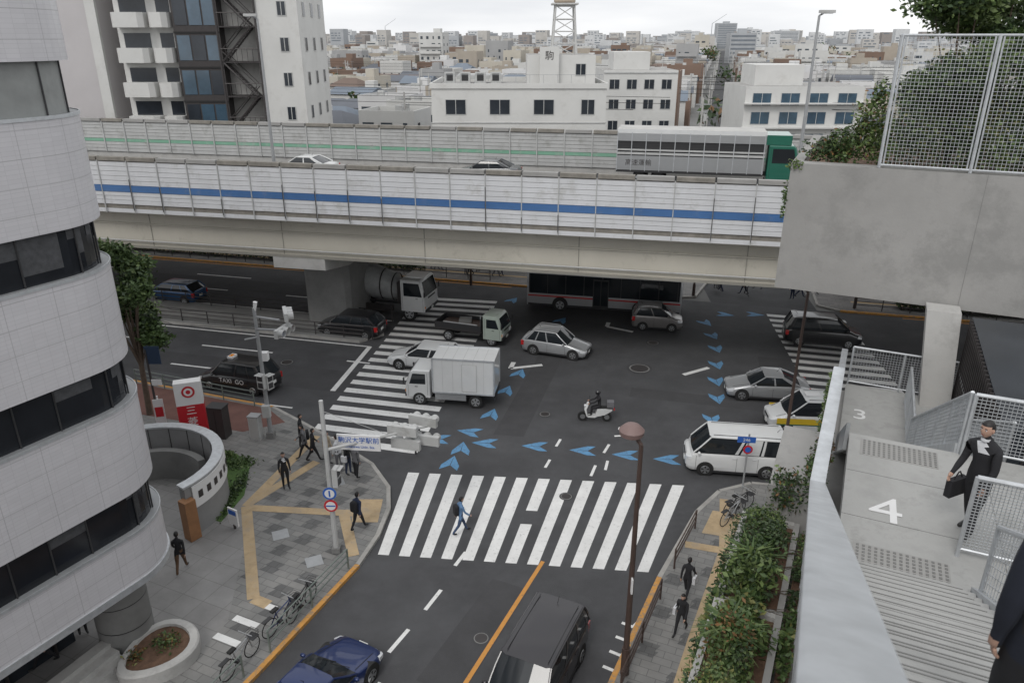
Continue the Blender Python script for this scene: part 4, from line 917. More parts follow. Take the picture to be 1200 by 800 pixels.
b.b2(.42,3.4,20.2,24.4,Z3-.3,Z3,M_tread)
for s0,zc in((9.0,Z4),(12.1,Z4),(20.35,Z3)):
    b.b2(.6,1.75,s0,s0+.55,zc,zc+.006,M_conc)
    for i in range(15):
        for j in range(7): b.box(.66+i*.075,s0+.05+j*.075,zc+.01,.035,.035,.012,M_concd)
for q in(10.2,11.5): b.b2(.42,4.2,q,q+.012,Z4,Z4+.003,M_concd)
b.b2(2.4,2.412,8.9,12.8,Z4,Z4+.0035,M_concd)
for e in(.38,2.02):
    e2=e if e<1 else 1.94
    b.loft([[(e2-.03,-2,17.4),(e2+.03,-2,17.4),(e2+.03,-2,17.95),(e2-.03,-2,17.95)],[(e2-.03,8.9,Z4-.35),(e2+.03,8.9,Z4-.35),(e2+.03,8.9,Z4+.2),(e2-.03,8.9,Z4+.2)]],M_galv)
    b.loft([[(e-.03,12.8,Z4-.35),(e+.03,12.8,Z4-.35),(e+.03,12.8,Z4+.18),(e-.03,12.8,Z4+.18)],[(e-.03,20.2,Z3-.35),(e+.03,20.2,Z3-.35),(e+.03,20.2,Z3+.18),(e-.03,20.2,Z3+.18)]],M_galv)
b.text('4',.95,TM((1.0,10.5,Z4+.008),(1,.05,0),(0,1,0)),M_swhite); b.text('3',.9,TM((.9,22.2,Z3+.006),(1,.05,0),(0,1,0)),M_swhite)
fin(b)
def meshrail(name,p,q,h=1.1,sp=.1,post=1.5,wire=.006):
    b=SB(name); p,q=Vector(p),Vector(q); L=math.hypot(q.x-p.x,q.y-p.y); U=Vector((0,0,1)); n=max(1,round(L/post))
    for i in range(n+1):
        x=p.lerp(q,i/n); b.tube(x,x+U*h,.028,.028,M_galv,6)
    b.tube(p+U*h,q+U*h,.032,.032,M_galv,8); b.tube(p+U*.12,q+U*.12,.02,.02,M_galv,6)
    m=int(L/sp)
    for i in range(m): x=p.lerp(q,(i+.5)/m); b.tube(x+U*.12,x+U*h,wire,wire,M_galv,4,caps=False)
    for j in range(int((h-.12)/sp)): b.tube(p+U*(.12+j*sp),q+U*(.12+j*sp),wire,wire,M_galv,4,caps=False)
    return b
fin(meshrail('stair_railing',(1.85,9.8,Z4),(4.2,9.8,Z4),h=1.2,sp=.045,wire=.007))
fin(meshrail('stair_railing',(2.05,12.8,Z4),(2.05,20.2,Z3),sp=.08))
fin(meshrail('stair_railing',(1.97,-1,17.05),(1.97,8.7,Z4+.1),sp=.12))
fin(meshrail('stair_railing',(.46,24.35,Z3),(3.4,24.35,Z3),h=1.3,sp=.08))
fin(meshrail('stair_railing',(2.1,12.75,Z4),(4.2,12.75,Z4),sp=.06))
fin(meshrail('stair_railing',(2.1,20.2,Z3),(2.1,23.6,Z3),h=1.2,sp=.08))
fin(meshrail('stair_railing',(3.0,14.2,Z4-1.2),(3.0,20.2,Z3),h=1.3,sp=.08))
b=SB('stair_parapet_rail')
def capseg(p,q,w=.09):
    p,q=Vector(p),Vector(q)
    b.loft([[(c.x-w,c.y,c.z-.05),(c.x+w,c.y,c.z-.05),(c.x+w,c.y,c.z-.008),(c.x+w-.015,c.y,c.z),(c.x-w+.015,c.y,c.z),(c.x-w,c.y,c.z-.008)] for c in(p,q)],M_galv)
    b.loft([[(c.x-.02,c.y,c.z-1.15),(c.x+.02,c.y,c.z-1.15),(c.x+.02,c.y,c.z-.05),(c.x-.02,c.y,c.z-.05)] for c in(p,q)],M_galv)
    L=(q-p).length; n=int(L/1.2)
    for i in range(n+1):
        x=p.lerp(q,i/max(n,1)); b.b2(x.x+.02,x.x+.07,x.y-.03,x.y+.03,x.z-1.2,x.z-.05,M_steel); b.b2(x.x-.027,x.x-.02,x.y-.02,x.y+.02,x.z-1.15,x.z-.06,M_steel)
E0=.12
capseg((E0,-1.5,18.1),(E0,.35,17.42)); capseg((E0,.35,17.42),(E0-.08,8.9,12.87)); capseg((E0-.08,8.9,12.87),(E0-.04,12.8,12.87)); capseg((E0-.04,12.8,12.87),(E0+.06,20.2,8.87)); capseg((E0+.06,20.2,8.87),(E0+.1,24.4,8.87))
fin(b)
b=SB('station_front_building')
b.b2(-1.35,9,-8,15.2,.13,7.4,M_conc); b.b2(-.9,.1,15.2,18.2,.13,8.9,M_conc); b.b2(.1,9,15.2,24.6,.13,7.35,M_conc)
b.b2(4.25,9,-8,17,7.4,11.3,M_conc); b.b2(3.45,9,17,24.5,7.36,10.4,M_bglass)
for i in range(26): b.box(3.4,17.2+i*.28,8.9,.08,.05,3.0,M_dsteel)
b.b2(3.38,3.5,17,24.5,8.75,8.85,M_steel)
for i in range(9): b.box(3.9+i*.5,16.97,8.9,.05,.05,3.0,M_dsteel)
b.b2(4.2,4.3,4,17,7.4,14,M_concl)
b.b2(-2.2,9.5,24.9,25.5,10.45,14.45,M_conc2); b.b2(-2.2,9.5,25.5,33,10.45,10.9,M_conc2); b.b2(-2.2,-1.9,25.5,33,10.9,14.45,M_conc2)
b.b2(-1.9,9.5,25.5,33,13.9,14.2,M_soil)
b.b2(3.05,3.06,24.893,24.9,10.45,14.45,M_concd)
b.loft([[(2.55,23.6,7.35),(3.35,23.6,7.35),(3.35,24.4,7.35),(2.55,24.4,7.35)],[(2.2,24.0,10.6),(3.1,24.0,10.6),(3.1,24.8,10.6),(2.2,24.8,10.6)]],M_concl)
fin(b)
b=SB('rooftop_mesh_fence')
z0,z1=14.46,18.1
for i in range(5):
    e=.25+i*2.35
    b.tube((e,24.98,z0),(e,24.98,z1),.05,.05,M_galv,8)
    if i<4:
        for zq in(z0+.08,z1-.02): b.tube((e,24.98,zq),(e+2.35,24.98,zq),.035,.035,M_galv,6)
        for o in(.1,2.25): b.tube((e+o,24.98,z0+.1),(e+o,24.98,z1),.025,.025,M_galv,6)
        for k in range(int(2.1/.1)): b.tube((e+.12+k*.1,24.98,z0+.1),(e+.12+k*.1,24.98,z1),.007,.007,M_galv,4,caps=False)
        for k in range(int((z1-z0)/.1)): b.tube((e+.1,24.98,z0+.1+k*.1),(e+2.25,24.98,z0+.1+k*.1),.007,.007,M_galv,4,caps=False)
for k in range(30): b.tube((.25,25.1+k*.25,z0),(.25,25.1+k*.25,z1),.008,.008,M_galv,4,caps=False)
b.tube((.25,25,z1),(.25,32.5,z1),.035,.035,M_galv,6)
fin(b)
for e,s,h,c,n,sd in((2.1,27.2,5.7,1.8,17000,31),(4.8,26.9,6.8,2.1,18000,32),(3.2,29.5,6.4,2.2,14000,33),(7.6,27.6,6,2.2,10000,34)):
    x,y,_=SF(e,s); tree('rooftop_tree',x,y,14.1,h,c,n,.085,[L1,L3,L1,L3,L2],sd,trunk=.09,nb=18,lowf=.08)
# undergrowth filling the roof garden behind the fence
r=random.Random(77); b=SB('rooftop_hedge'); bl=[]
for k in range(26):
    e=.7+k*.33; hh=r.uniform(.8,1.6); bl.append(((e,26.4+r.uniform(-.4,.8),14.2+hh*.8),(.45,.5,hh*.75)))
    b.tube((e,26.5,14.1),(e+r.uniform(-.2,.2),26.5,14.2+hh),.03,.01,M_bark,5)
for k in range(9):
    e=1.0+k*.9; bl.append(((e,27.2+r.uniform(-.4,.8),14.2+r.uniform(2.2,3.2)),(.6,.5,.6)))
b.leaves(bl,17000,.075,[L1,L3,L2,L1,L5],78); fin(b,smooth=0)
x,y,_=SF(-.75,25.9); b=MB('rooftop_shrub'); 
b.leaves([((0,0,.5),(.7,.4,.6)),((.5,-.1,1.2),(.5,.3,.8)),((-.5,0,.35),(.7,.35,.4)),((.7,0,2.0),(.3,.25,.5)),((1.0,0,.7),(.5,.35,.8))],4600,.06,[L1,L3,L2,L1,L3,L4],35)
for q in((.5,0,1.6),(.7,0,2.2),(-.5,0,.6)): b.tube((0,0,-.2),q,.03,.01,M_bark,5)
b.build((x,y,14.4),SA,smooth=0)
b=SB('trailing_plant'); b.leaves([((-2.25,24.95,13.4),(.12,.15,.5)),((-2.1,24.9,14.4),(.3,.15,.2)),((-2.28,25,12.9),(.08,.1,.3))],300,.05,[L1,L3],36); fin(b,smooth=0)
b=SB('concrete_planter')
for s0,s1,zt_ in((4.0,8.2,8.5),(8.35,11.8,8.3),(11.95,15.1,8.15)):
    b.b2(-1.35,-1.23,s0,s1,7.4,zt_,M_concl); b.b2(-.25,-.13,s0,s1,7.4,zt_,M_conc); b.b2(-1.23,-.25,s0,s0+.12,7.4,zt_,M_concl); b.b2(-1.23,-.25,s1-.12,s1,7.4,zt_,M_concl); b.b2(-1.23,-.25,s0+.12,s1-.12,7.4,zt_-.1,M_soil)
    for k in range(3):
        a=s0+(s1-s0)*k/3; b.b2(-.08,.14,a+.06,a+(s1-s0)/3-.06,7.4,7.95,mk('rust_steel',(.10,.06,.045),.7,var=.2),top=M_soil)
fin(b)
def shrub(name,e,s,z,blobs,n,size,mats,seed,stems=5):
    b=SB(name); rr=random.Random(seed); B2=[((e+a,s+c,z+d),r) for (a,c,d),r in blobs]
    for c,r in B2:
        for k in range(stems): b.tube((e+rr.uniform(-.2,.2),s+rr.uniform(-.2,.2),z-.1),(c[0]+rr.uniform(-r[0],r[0])*.7,c[1]+rr.uniform(-r[1],r[1])*.7,c[2]+rr.uniform(0,r[2])*.8),.012,.004,M_bark,4,caps=False)
    b.leaves(B2,n,size,mats,seed); return fin(b,smooth=0)
rr=random.Random(5); sd=50
for s in np.arange(4.6,15.0,.62):
    sd+=1; hgt=rr.uniform(.4,1.15); mats=rr.choice([[L1,L3,L2],[L3,L1,L3],[L2,L1,L2],[L1,L4,L3],[L1,L3,L5]])
    bl=[((rr.uniform(-.3,.25),rr.uniform(-.2,.2),hgt*rr.uniform(.3,.9)),(rr.uniform(.18,.42),rr.uniform(.2,.38),hgt*rr.uniform(.25,.5))) for _ in range(5)]
    bl.append(((-.55,0,-.15),(.2,.35,.35)))
    bl.append(((.78,rr.uniform(-.2,.2),-.02),(.16,.3,rr.uniform(.15,.4))))
    shrub('planter_shrub',-.78,float(s),8.15,bl,1900,rr.choice([.035,.045,.06]),mats,sd)
shrub('planter_shrub',.0,15.6,8.6,[((0,.4,.3),(.25,.9,.4)),((.1,1.6,.4),(.2,.8,.35)),((-.5,-.3,.2),(.4,.4,.5))],2600,.05,[L1,L3,L2,L4],90)
shrub('planter_shrub',.0,19.5,8.0,[((0,0,.3),(.15,1.5,.35)),((0,2,.5),(.14,1.2,.5)),((-.1,-3,.7),(.2,1.4,.35))],2600,.05,[L1,L3,L2],91)
for e,s in((-.9,10.3),(-.75,7.4),(-.85,12.4)):
    b=SB('spiky_plant'); r2=random.Random(int(s*10))
    for k in range(60):
        t=r2.uniform(0,6.28); L=r2.uniform(.45,.85); el=r2.uniform(.2,1.3); dx,dy=math.cos(t),math.sin(t); w=.024
        p0=Vector((e,s,8.7)); p1=p0+Vector((dx*L*.5*math.cos(el),dy*L*.5*math.cos(el),L*.5*math.sin(el)+.1)); p2=p1+Vector((dx*L*.5,dy*L*.5,L*.5*math.sin(el)-.25)); q=Vector((-dy*w,dx*w,0))
        b.face([p0-q*.5,p0+q*.5,p1+q,p1-q],L3 if k%3 else L1); b.face([p1-q,p1+q,p2],L3 if k%2 else L1)
    fin(b,smooth=0)
# ------------------------------------------------------------------ background buildings
def winrow(b,x0,x1,y,z,n,w,h,m=M_bglass,fr=M_pangrey,axis='y',sg=-1):
    for i in range(n):
        c=x0+(x1-x0)*(i+.5)/n
        if axis=='y': b.b2(c-w/2-.06,c+w/2+.06,y+sg*.0,y+sg*.05,z-.06,z+h+.06,fr); b.b2(c-w/2,c+w/2,y+sg*.05,y+sg*.06,z,z+h,m); b.b2(c-.03,c+.03,y+sg*.06,y+sg*.075,z,z+h,fr)
        else: b.b2(y+sg*.0,y+sg*.05,c-w/2-.06,c+w/2+.06,z-.06,z+h+.06,fr); b.b2(y+sg*.05,y+sg*.06,c-w/2,c+w/2,z,z+h,m)
b=MB('apartment_tower'); X0=-35.8; X1=-18.9; Y=72
b.b2(-22.6,X1,Y,Y+10,0,34,M_wall); b.b2(-30.3,-26.2,Y+.6,Y+10,0,34,M_dsteel); b.b2(X0,-30.3,Y+1.6,Y+10,0,34,M_wall); b.b2(-26.2,-22.6,Y+1.9,Y+10,0,34,M_concl)
for k in range(11):
    z=1.2+k*2.95
    for (xa,xb_) in((-35.6,-32.6),(-32.3,-30.5)):
        secs=[[(xa,Y+1.6,zz),(xa,Y+.4,zz),(xa+.3,Y+.0,zz),(xb_-.5,Y-.1,zz),(xb_-.1,Y+.3,zz),(xb_,Y+1.6,zz)] for zz in(z,z+1.25)]
        b.loft(secs,M_wall); b.b2(xa+.3,xb_-.3,Y+1.57,Y+1.6,z+1.25,z+2.5,M_bglass)
    for j in range(3): b.b2(-30.1+j*1.3,-30.1+j*1.3+1.15,Y+.55,Y+.6,z+.2,z+2.3,M_bluegl if (j+k)%3 else M_bglass)
    b.b2(-30.3,-26.2,Y+.5,Y+.6,z+2.5,z+2.62,M_black)
    winrow(b,-21.4,X1-.3,Y,z+1.0,1,.7,1.1); winrow(b,Y+.5,Y+9.5,X1,z+1.0,3,.7,1.1,axis='x',sg=1)
    b.b2(-26.1,-22.7,Y-.1,Y+1.9,z+.0,z+.12,M_dsteel)
    xs,xe=(-25.9,-23.2) if k%2 else (-23.2,-25.9)
    for i in range(13):
        f=i/12; b.box(xs+(xe-xs)*f,Y+.3,z+.12+2.8*f,.26,.9,.05,M_dsteel)
    for yy in(Y-.15,Y+.78): b.tube((xs,yy,z+.15),(xe,yy,z+2.95),.09,.09,M_dsteel,5); b.tube((xs,yy,z+1.15),(xe,yy,z+3.9),.04,.04,M_dsteel,5)
    for i in range(8): b.tube((-26.1+i*.48,Y-.15,z+.1),(-26.1+i*.48,Y-.15,z+1.2),.025,.025,M_dsteel,4)
    b.tube((-26.1,Y-.15,z+1.2),(-22.7,Y-.15,z+1.2),.04,.04,M_dsteel,5)
for xx in(-26.15,-22.65): b.tube((xx,Y-.15,0),(xx,Y-.15,34),.1,.1,M_dsteel,6)
b.b2(X0,X1,Y+1.5,Y+10,34,34.4,M_concl); b.build()
b=MB('cream_office_building'); b.b2(-55,-37.5,74,90,0,36,mk('wall_mauve',(.48,.46,.465),.75,var=.05,scale=.3)); 
for k in range(10): winrow(b,-54.5,-42,74,3+k*3.2,5,1.6,1.5)
b.b2(-38.4,-37.5,73.6,74,0,36,M_wall); b.build()
b=MB('white_clinic_building'); b.b2(-8.2,9.6,80,94,0,13.3,M_wall,top=M_conc)
for x0,x1,y0,y1 in((-8.35,9.75,79.85,80.05),(-8.35,9.75,93.9,94.1)): b.b2(x0,x1,y0,y1,13.3,13.8,M_wall)
for x in(-8.25,9.65): b.b2(x-.1,x+.1,80.05,93.9,13.3,13.8,M_wall)
for zf in(10.8,7.2,3.6): winrow(b,-8,5.5,80,zf,3,2.0,1.4); winrow(b,6,9.5,80,zf,1,1.3,1.4)
b.b2(-8.3,9.7,79.93,79.999,9.9,10.0,M_pangrey)
b.b2(1.6,8.8,84,92,13.3,16.4,M_wall,top=M_conc); winrow(b,6,8.5,84,14.4,1,1.0,1.1); b.b2(-6,-1,86,91,13.9,14.3,M_pangrey)
b.b2(2.9,4.9,83.3,84,13.3,17.2,M_wall); b.text('駒',.95,TM((3.9,83.28,16.3),(1,0,0),(0,0,1)),M_dsteel)
for i in range(4): b.box(-6.5+i*1.6,83,14.2,1.1,.8,1.1,M_pangrey); b.box(-6.5+i*1.6,82.59,14.25,.7,.02,.7,M_dark)
for i in range(13): b.tube((-8+i*1.4,80.2,13.8),(-8+i*1.4,80.2,14.6),.025,.025,M_steel,4)
b.tube((-8,80.2,14.6),(9.2,80.2,14.6),.025,.025,M_steel,4)
b.build()
b=MB('water_tower'); M_tw=mk('tower_white',(.5,.5,.49),.6,var=.08)
for sx,sy in((4.3,86),(6.9,86),(4.3,88.6),(6.9,88.6)): b.tube((sx,sy,16.4),(sx+(5.6-sx)*.25,sy+(87.3-sy)*.25,21.4),.12,.1,M_tw,6)
for zq in(17.5,18.7,19.9,21.2):
    f=.25*(zq-16.4)/5; lo,hi=4.3+1.3*f,6.9-1.3*f; l2,h2=86+1.3*f,88.6-1.3*f
    for p,q in(((lo,l2),(hi,l2)),((hi,l2),(hi,h2)),((hi,h2),(lo,h2)),((lo,h2),(lo,l2))): b.tube((*p,zq),(*q,zq),.06,.06,M_tw,5)
    b.tube((lo,l2,zq),(hi,l2,zq-1.2),.05,.05,M_tw,5); b.tube((hi,l2,zq),(lo,l2,zq-1.2),.05,.05,M_tw,5)
b.b2(4.2,7.0,85.9,88.7,21.3,21.45,M_tw)
b.loft([[(5.6+math.cos(t)*r,87.3+math.sin(t)*r,z) for t in[i*math.pi/8 for i in range(16)]] for r,z in((1.0,21.45),(1.15,21.6),(1.15,23.6),(.9,24.1),(.1,24.3))],mk('tank_cream',(.40,.33,.26),.6,var=.1)); b.build()
b=MB('white_office_building'); b.b2(12.5,22.6,108,120,0,14.0,M_wall,top=M_conc); b.b2(14,19,110,116,14.0,16.3,M_wall)
for zf in(3,6.2,9.0,11.6): winrow(b,12.8,22.3,108,zf,4,1.3,1.2)
b.b2(12.5,22.6,107.9,108,13.6,13.8,M_pangrey); b.build()
b=MB('white_apartment_building'); b.b2(28.5,43,96,106,0,12.6,M_wall,top=M_conc); b.b2(30,36,98,104,12.6,15.0,M_wall)
for zf in(2.5,5.6,8.2,10.4): winrow(b,28.8,42.7,96,zf,4,2.2,1.4,M_bluegl)
for k in range(4): b.b2(28.3,43.2,95.2,96,2.0+k*2.85,2.15+k*2.85,M_wall)
b.build()
b=MB('shop_row')
wm=[M_wall,M_concl,mk('wall_beige',(.46,.42,.35),.8,var=.08),mk('wall_brick',(.26,.14,.10),.8,var=.15),M_conc]
s=-70; i=0
while s<90:
    w=R.uniform(7,13)
    if -1<s+w and s<9.5: s=9.5; continue
    P_=[RFp(s+.1,60),RFp(s+w-.1,60),RFp(s+w-.1,72),RFp(s+.1,72)]
    h=R.uniform(6,8.5)
    b.prism(P_,0,h,wm[i%5],M_conc); b.M=Matrix.Rotation(RA,4,'Z')
    b.b2(s+.5,s+w-.5,59.9,59.99,.2,2.8,M_bglass); b.b2(s+.3,s+w-.3,59.7,59.95,2.95,3.7,[M_swhite,M_red,M_sblue,M_pangreen,M_amber][i%5]); 
    for j in range(int(w/2)): b.box(s+1+j*2,59.9,1.5,.08,.12,2.7,M_dsteel)
    b.M=Matrix.Identity(4); s+=w; i+=1
b.build(smooth=0)
def cm(n,c): return mk(n,c,.85,var=.1,scale=.15)
cw=[cm('city_white',(.54,.54,.525)),cm('city_cream',(.46,.43,.37)),cm('city_grey',(.33,.33,.33)),cm('city_beige',(.36,.32,.27)),cm('city_brown',(.19,.13,.10)),cm('city_light',(.60,.60,.60))]
crf=[cm('roof_slate',(.12,.13,.15)),cm('roof_brown',(.15,.11,.09)),cm('roof_concrete',(.30,.30,.29)),cm('roof_bluegrey',(.16,.19,.23)),cm('roof_light',(.42,.42,.41))]
M_cwin=mk('city_window',(.06,.072,.085),.2,var=.2,scale=.3)
hz_w=[cm('far_white',(.54,.55,.555)),cm('far_grey',(.37,.385,.40)),cm('far_cream',(.46,.445,.42)),cm('far_brown',(.28,.255,.24))]; hz_r=[cm('far_roof_dark',(.20,.22,.245)),cm('far_roof',(.34,.345,.35)),cm('far_roof_brown',(.235,.215,.205))]; M_hwin=mk('far_window',(.16,.18,.205),.4,var=.1,scale=.3)  # aerial haze painted into these far colours: paler, with less contrast
def city(name,v0,v1,seed):
    b=MB(name); r=random.Random(seed); v=v0
    while v<v1:
        pitch=10.4+max(0,v-150)*.0105
        U=int((.85*v+40)/pitch)
        for iu in range(-U,U+1):
            u=iu*pitch+r.uniform(-1,1); vv=v+r.uniform(-1,1)
            x=u*.967+vv*.254; y=-u*.254+vv*.967
            if y<62 or abs(x)>.76*y+15: continue
            if x*.25+y*.968<80: continue
            sc=20.5+.262*(y-70)
            if abs(x-sc)<4.5+pitch*.42: continue
            if (-58<x<-14 and y<96) or (-14<x<15 and y<101) or (6<x<28 and 100<y<127) or (23<x<48 and 88<y<113): continue
            if r.random()<.06: continue
            w,d=pitch*r.uniform(.62,.95),pitch*r.uniform(.6,.92)
            q=r.random()
            h=r.uniform(5,7.5) if q<.70 else (r.uniform(7.5,10) if q<.95 else r.uniform(10,13))
            if v>250 and r.random()<.012: h=r.uniform(13,20)
            if v>900: h=r.uniform(6,12) if r.random()<.93 else r.uniform(14,30)
            if v<130: h=min(h,9)
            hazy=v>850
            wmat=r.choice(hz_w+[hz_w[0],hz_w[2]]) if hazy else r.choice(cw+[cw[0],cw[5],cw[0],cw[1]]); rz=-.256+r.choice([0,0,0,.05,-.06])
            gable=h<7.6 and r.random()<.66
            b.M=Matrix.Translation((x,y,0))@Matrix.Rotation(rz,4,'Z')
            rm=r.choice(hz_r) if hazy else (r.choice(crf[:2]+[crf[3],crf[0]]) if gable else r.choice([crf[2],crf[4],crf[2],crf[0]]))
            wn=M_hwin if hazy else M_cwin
            b.box(0,0,h/2,w,d,h,wmat,top=rm)
            if gable:
                o=.35; hh=r.uniform(1.0,1.9); a,bb=w/2+o,d/2+o; e=1.0 if r.random()<.5 else .4
                b.raw([(-a,-bb,h),(a,-bb,h),(a,bb,h),(-a,bb,h),(-a*e,0,h+hh),(a*e,0,h+hh)],[(0,1,5,4),(2,3,4,5),(1,2,5),(3,0,4)],rm)
            elif v<700:
                for (xx,yy,ww,dd) in((0,-d/2+.1,w,.2),(0,d/2-.1,w,.2),(-w/2+.1,0,.2,d-.4),(w/2-.1,0,.2,d-.4)): b.box(xx,yy,h+.3,ww,dd,.6,wmat)
                if r.random()<.4: b.box(r.uniform(-.2,.2)*w,r.uniform(-.1,.2)*d,h+1.1,w*.3,d*.3,2.2,wmat)
                for _ in range(r.randint(0,3)): b.box(r.uniform(-.35,.35)*w,r.uniform(-.35,.3)*d,h+.6,1.0,.7,1.0,M_pangrey)
                if r.random()<.3: px,py=r.uniform(-.3,.3)*w,r.uniform(-.3,.3)*d; b.tube((px,py,h),(px,py,h+3),.04,.03,M_steel,4); b.box(px,py,h+2.8,1.2,.04,.04,M_steel)
            nf=max(1,int(h/2.8))
            for f in range(nf):
                zz=.9+f*2.8-(0 if h>6 else .2)
                if v<420:
                    nw=max(2,int(w/2.4))
                    for k in range(nw):
                        if r.random()<.25: continue
                        cxx=-w/2+w*(k+.5)/nw; ww=r.choice([.6,1.1,1.6])
                        b.face([(cxx-ww/2,-d/2-.03,zz),(cxx+ww/2,-d/2-.03,zz),(cxx+ww/2,-d/2-.03,zz+1.2),(cxx-ww/2,-d/2-.03,zz+1.2)],wn)
                    sx=-w/2-.03 if x>0 else w/2+.03
                    for k in range(max(1,int(d/3.2))):
                        if r.random()<.3: continue
                        cy=-d/2+d*(k+.5)/max(1,int(d/3.2)); b.face([(sx,cy-.5,zz),(sx,cy+.5,zz),(sx,cy+.5,zz+1.1),(sx,cy-.5,zz+1.1)],wn)
                    if h>7.5 and r.random()<.35: b.box(0,-d/2-.5,zz-.3,w*.9,1.0,.15,wmat); b.box(0,-d/2-.98,zz+.3,w*.9,.05,1.0,wmat)
                elif r.random()<.7:
                    nseg=r.randint(1,3)
                    for q in range(nseg):
                        xa=-w*.42+w*.84*q/nseg; xb=xa+w*.84/nseg*r.uniform(.4,.85); b.face([(xa,-d/2-.05,zz),(xb,-d/2-.05,zz),(xb,-d/2-.05,zz+1.2),(xa,-d/2-.05,zz+1.2)],wn)
        v+=pitch*1.02
    b.M=Matrix.Identity(4); b.build(smooth=0)
city('near_city_buildings',78,420,3); city('distant_city_buildings',420,1500,4)
city('distant_city_skyline',1500,3900,6)
b=MB('distant_tower_blocks')
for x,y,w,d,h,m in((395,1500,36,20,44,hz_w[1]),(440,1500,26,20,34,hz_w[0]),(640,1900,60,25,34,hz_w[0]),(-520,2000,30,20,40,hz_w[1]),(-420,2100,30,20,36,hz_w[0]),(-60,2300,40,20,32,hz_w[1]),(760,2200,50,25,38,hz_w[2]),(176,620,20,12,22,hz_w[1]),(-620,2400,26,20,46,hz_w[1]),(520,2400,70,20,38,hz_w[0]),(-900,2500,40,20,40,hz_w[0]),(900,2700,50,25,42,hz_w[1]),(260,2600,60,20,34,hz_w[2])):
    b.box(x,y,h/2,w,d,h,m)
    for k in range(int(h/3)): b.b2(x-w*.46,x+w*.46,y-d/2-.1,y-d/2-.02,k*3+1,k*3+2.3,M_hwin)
    b.box(x,y,h+1.5,w*.3,d*.5,3,m)
for x,y in((320,1300),(-250,1600)): b.tube((x,y,0),(x,y,40),.8,.5,hz_w[1],5); b.tube((x,y,40),(x+22,y,54),.5,.3,hz_w[1],4)
b.build(smooth=0)
b=MB('distant_trees'); bl=[]
r=random.Random(9)
for x,y,s in((-85,330,9),(-95,335,8),(60,200,4),(-48,210,4),(-20,420,5),(120,500,8),(-300,900,14),(-260,900,12),(52,135,3),(10,160,3),(240,620,9),(-30,150,3)):
    for k in range(4): bl.append(((x+r.uniform(-s,s)*.6,y+r.uniform(-s,s)*.4,5+s*.5+r.uniform(-1,2)),(s*.6,s*.6,s*.5)))
for k in range(120):
    y=r.uniform(130,1400); x=r.uniform(-.7,.7)*y; bl.append(((x,y,5.5),(3+y*.003,3+y*.003,3+y*.002)))
b.leaves(bl,24000,.8,[L1,L2,L1,L2,L4],10); b.build(smooth=0)
b=MB('utility_poles')
for k in range(14):
    y=100+k*32; x=16.5+.262*(y-70)+7.6*(k%2)
    b.tube((x,y,0),(x,y,11),.16,.12,M_concl,6); b.box(x,y,10.2,1.8,.12,.12,M_steel); b.box(x,y,9.3,1.4,.12,.12,M_steel); b.tube((x+.4,y-.2,8.2),(x+.4,y-.2,9),.25,.25,M_pangrey,8)
    if k>1: b.tube((x,y,10.3),(x-16.8,y-64,10.3),.03,.03,M_black,3)
r=random.Random(44)
for k in range(60):
    y=r.uniform(95,330); x=r.uniform(-.6,.6)*y; b.tube((x,y,0),(x,y,11.5),.17,.12,M_concl,5); b.box(x,y,10.6,1.6,.12,.12,M_steel,rz=-.25); b.tube((x+.3,y,9),(x+.3,y,9.8),.22,.22,M_pangrey,6)
    for q in(10.7,9.9): b.tube((x,y,q),(x+29,y-7.5,q),.035,.035,M_black,3)
b.build()
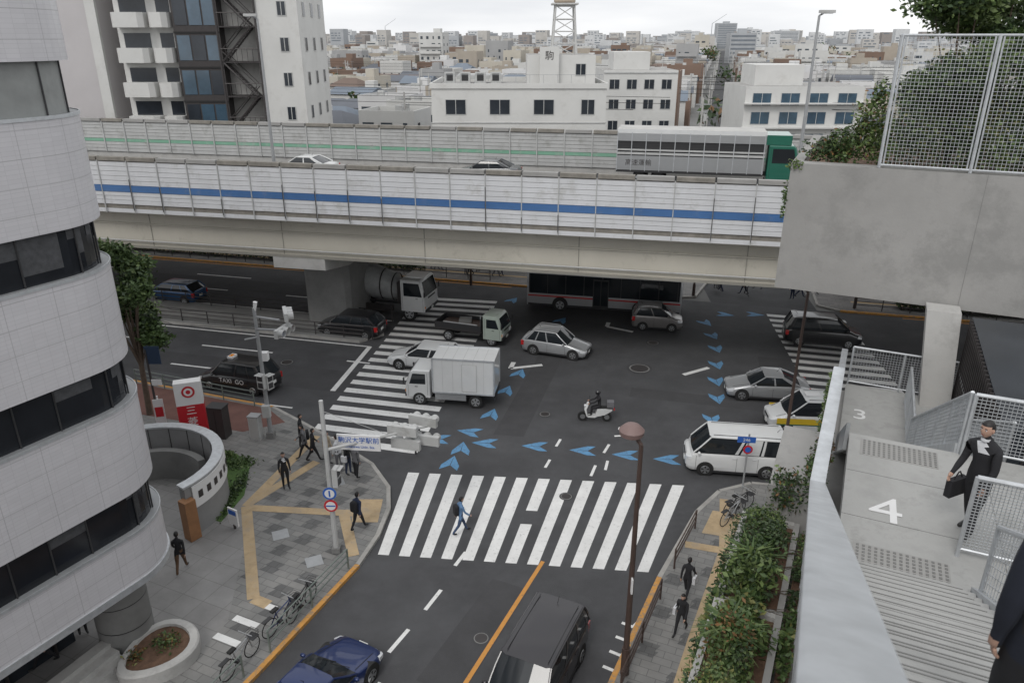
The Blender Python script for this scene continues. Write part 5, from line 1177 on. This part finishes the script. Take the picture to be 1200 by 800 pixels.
# ------------------------------------------------------------------ sky, sun, camera
w=bpy.data.worlds.new('World'); S.world=w; w.use_nodes=True; nt=w.node_tree; N=nt.nodes; Lk=nt.links
bg=N['Background']; sky=N.new('ShaderNodeTexSky'); sky.sky_type='NISHITA'; sky.sun_disc=False
EL,ROT=48,205
sky.sun_elevation=rad(EL); sky.sun_rotation=rad(ROT); sky.air_density=1.0; sky.dust_density=3.0
hs=N.new('ShaderNodeHueSaturation'); hs.inputs['Saturation'].default_value=.2; Lk.new(sky.outputs['Color'],hs.inputs['Color'])
tc=N.new('ShaderNodeTexCoord'); mp=N.new('ShaderNodeMapping'); mp.inputs['Scale'].default_value=(1,1,6); Lk.new(tc.outputs['Generated'],mp.inputs['Vector'])
nz=N.new('ShaderNodeTexNoise'); nz.inputs['Scale'].default_value=2.6; nz.inputs['Detail'].default_value=7; Lk.new(mp.outputs['Vector'],nz.inputs['Vector'])
rp=N.new('ShaderNodeValToRGB'); rp.color_ramp.elements[0].color=(6.2,6.35,6.6,1); rp.color_ramp.elements[1].color=(7.9,7.95,8.0,1); rp.color_ramp.elements[0].position=.35; rp.color_ramp.elements[1].position=.62
Lk.new(nz.outputs['Fac'],rp.inputs['Fac'])
mm=N.new('ShaderNodeMixRGB'); mm.blend_type='MIX'; mm.inputs['Fac'].default_value=.85; Lk.new(hs.outputs['Color'],mm.inputs['Color1']); Lk.new(rp.outputs['Color'],mm.inputs['Color2'])
Lk.new(mm.outputs['Color'],bg.inputs['Color']); bg.inputs['Strength'].default_value=.15
sl=bpy.data.lights.new('sun','SUN'); sl.energy=1.15; sl.angle=rad(20); sl.color=(1,.97,.93); so=bpy.data.objects.new('sun',sl); COL.objects.link(so)
az=rad(ROT); dvec=Vector((math.sin(az)*math.cos(rad(EL)),math.cos(az)*math.cos(rad(EL)),math.sin(rad(EL))))
so.rotation_euler=dvec.to_track_quat('Z','Y').to_euler()
S.view_settings.view_transform='Standard'; S.view_settings.look='None'; S.view_settings.exposure=0
cam=bpy.data.cameras.new('camera'); co=bpy.data.objects.new('camera',cam); COL.objects.link(co); S.camera=co
co.location=(0,0,18); co.rotation_euler=(rad(90-22),0,0); cam.sensor_width=36; cam.lens=26.34; cam.clip_end=12000; cam.clip_start=.05
cam.dof.use_dof=True; cam.dof.focus_distance=30; cam.dof.aperture_fstop=4.0
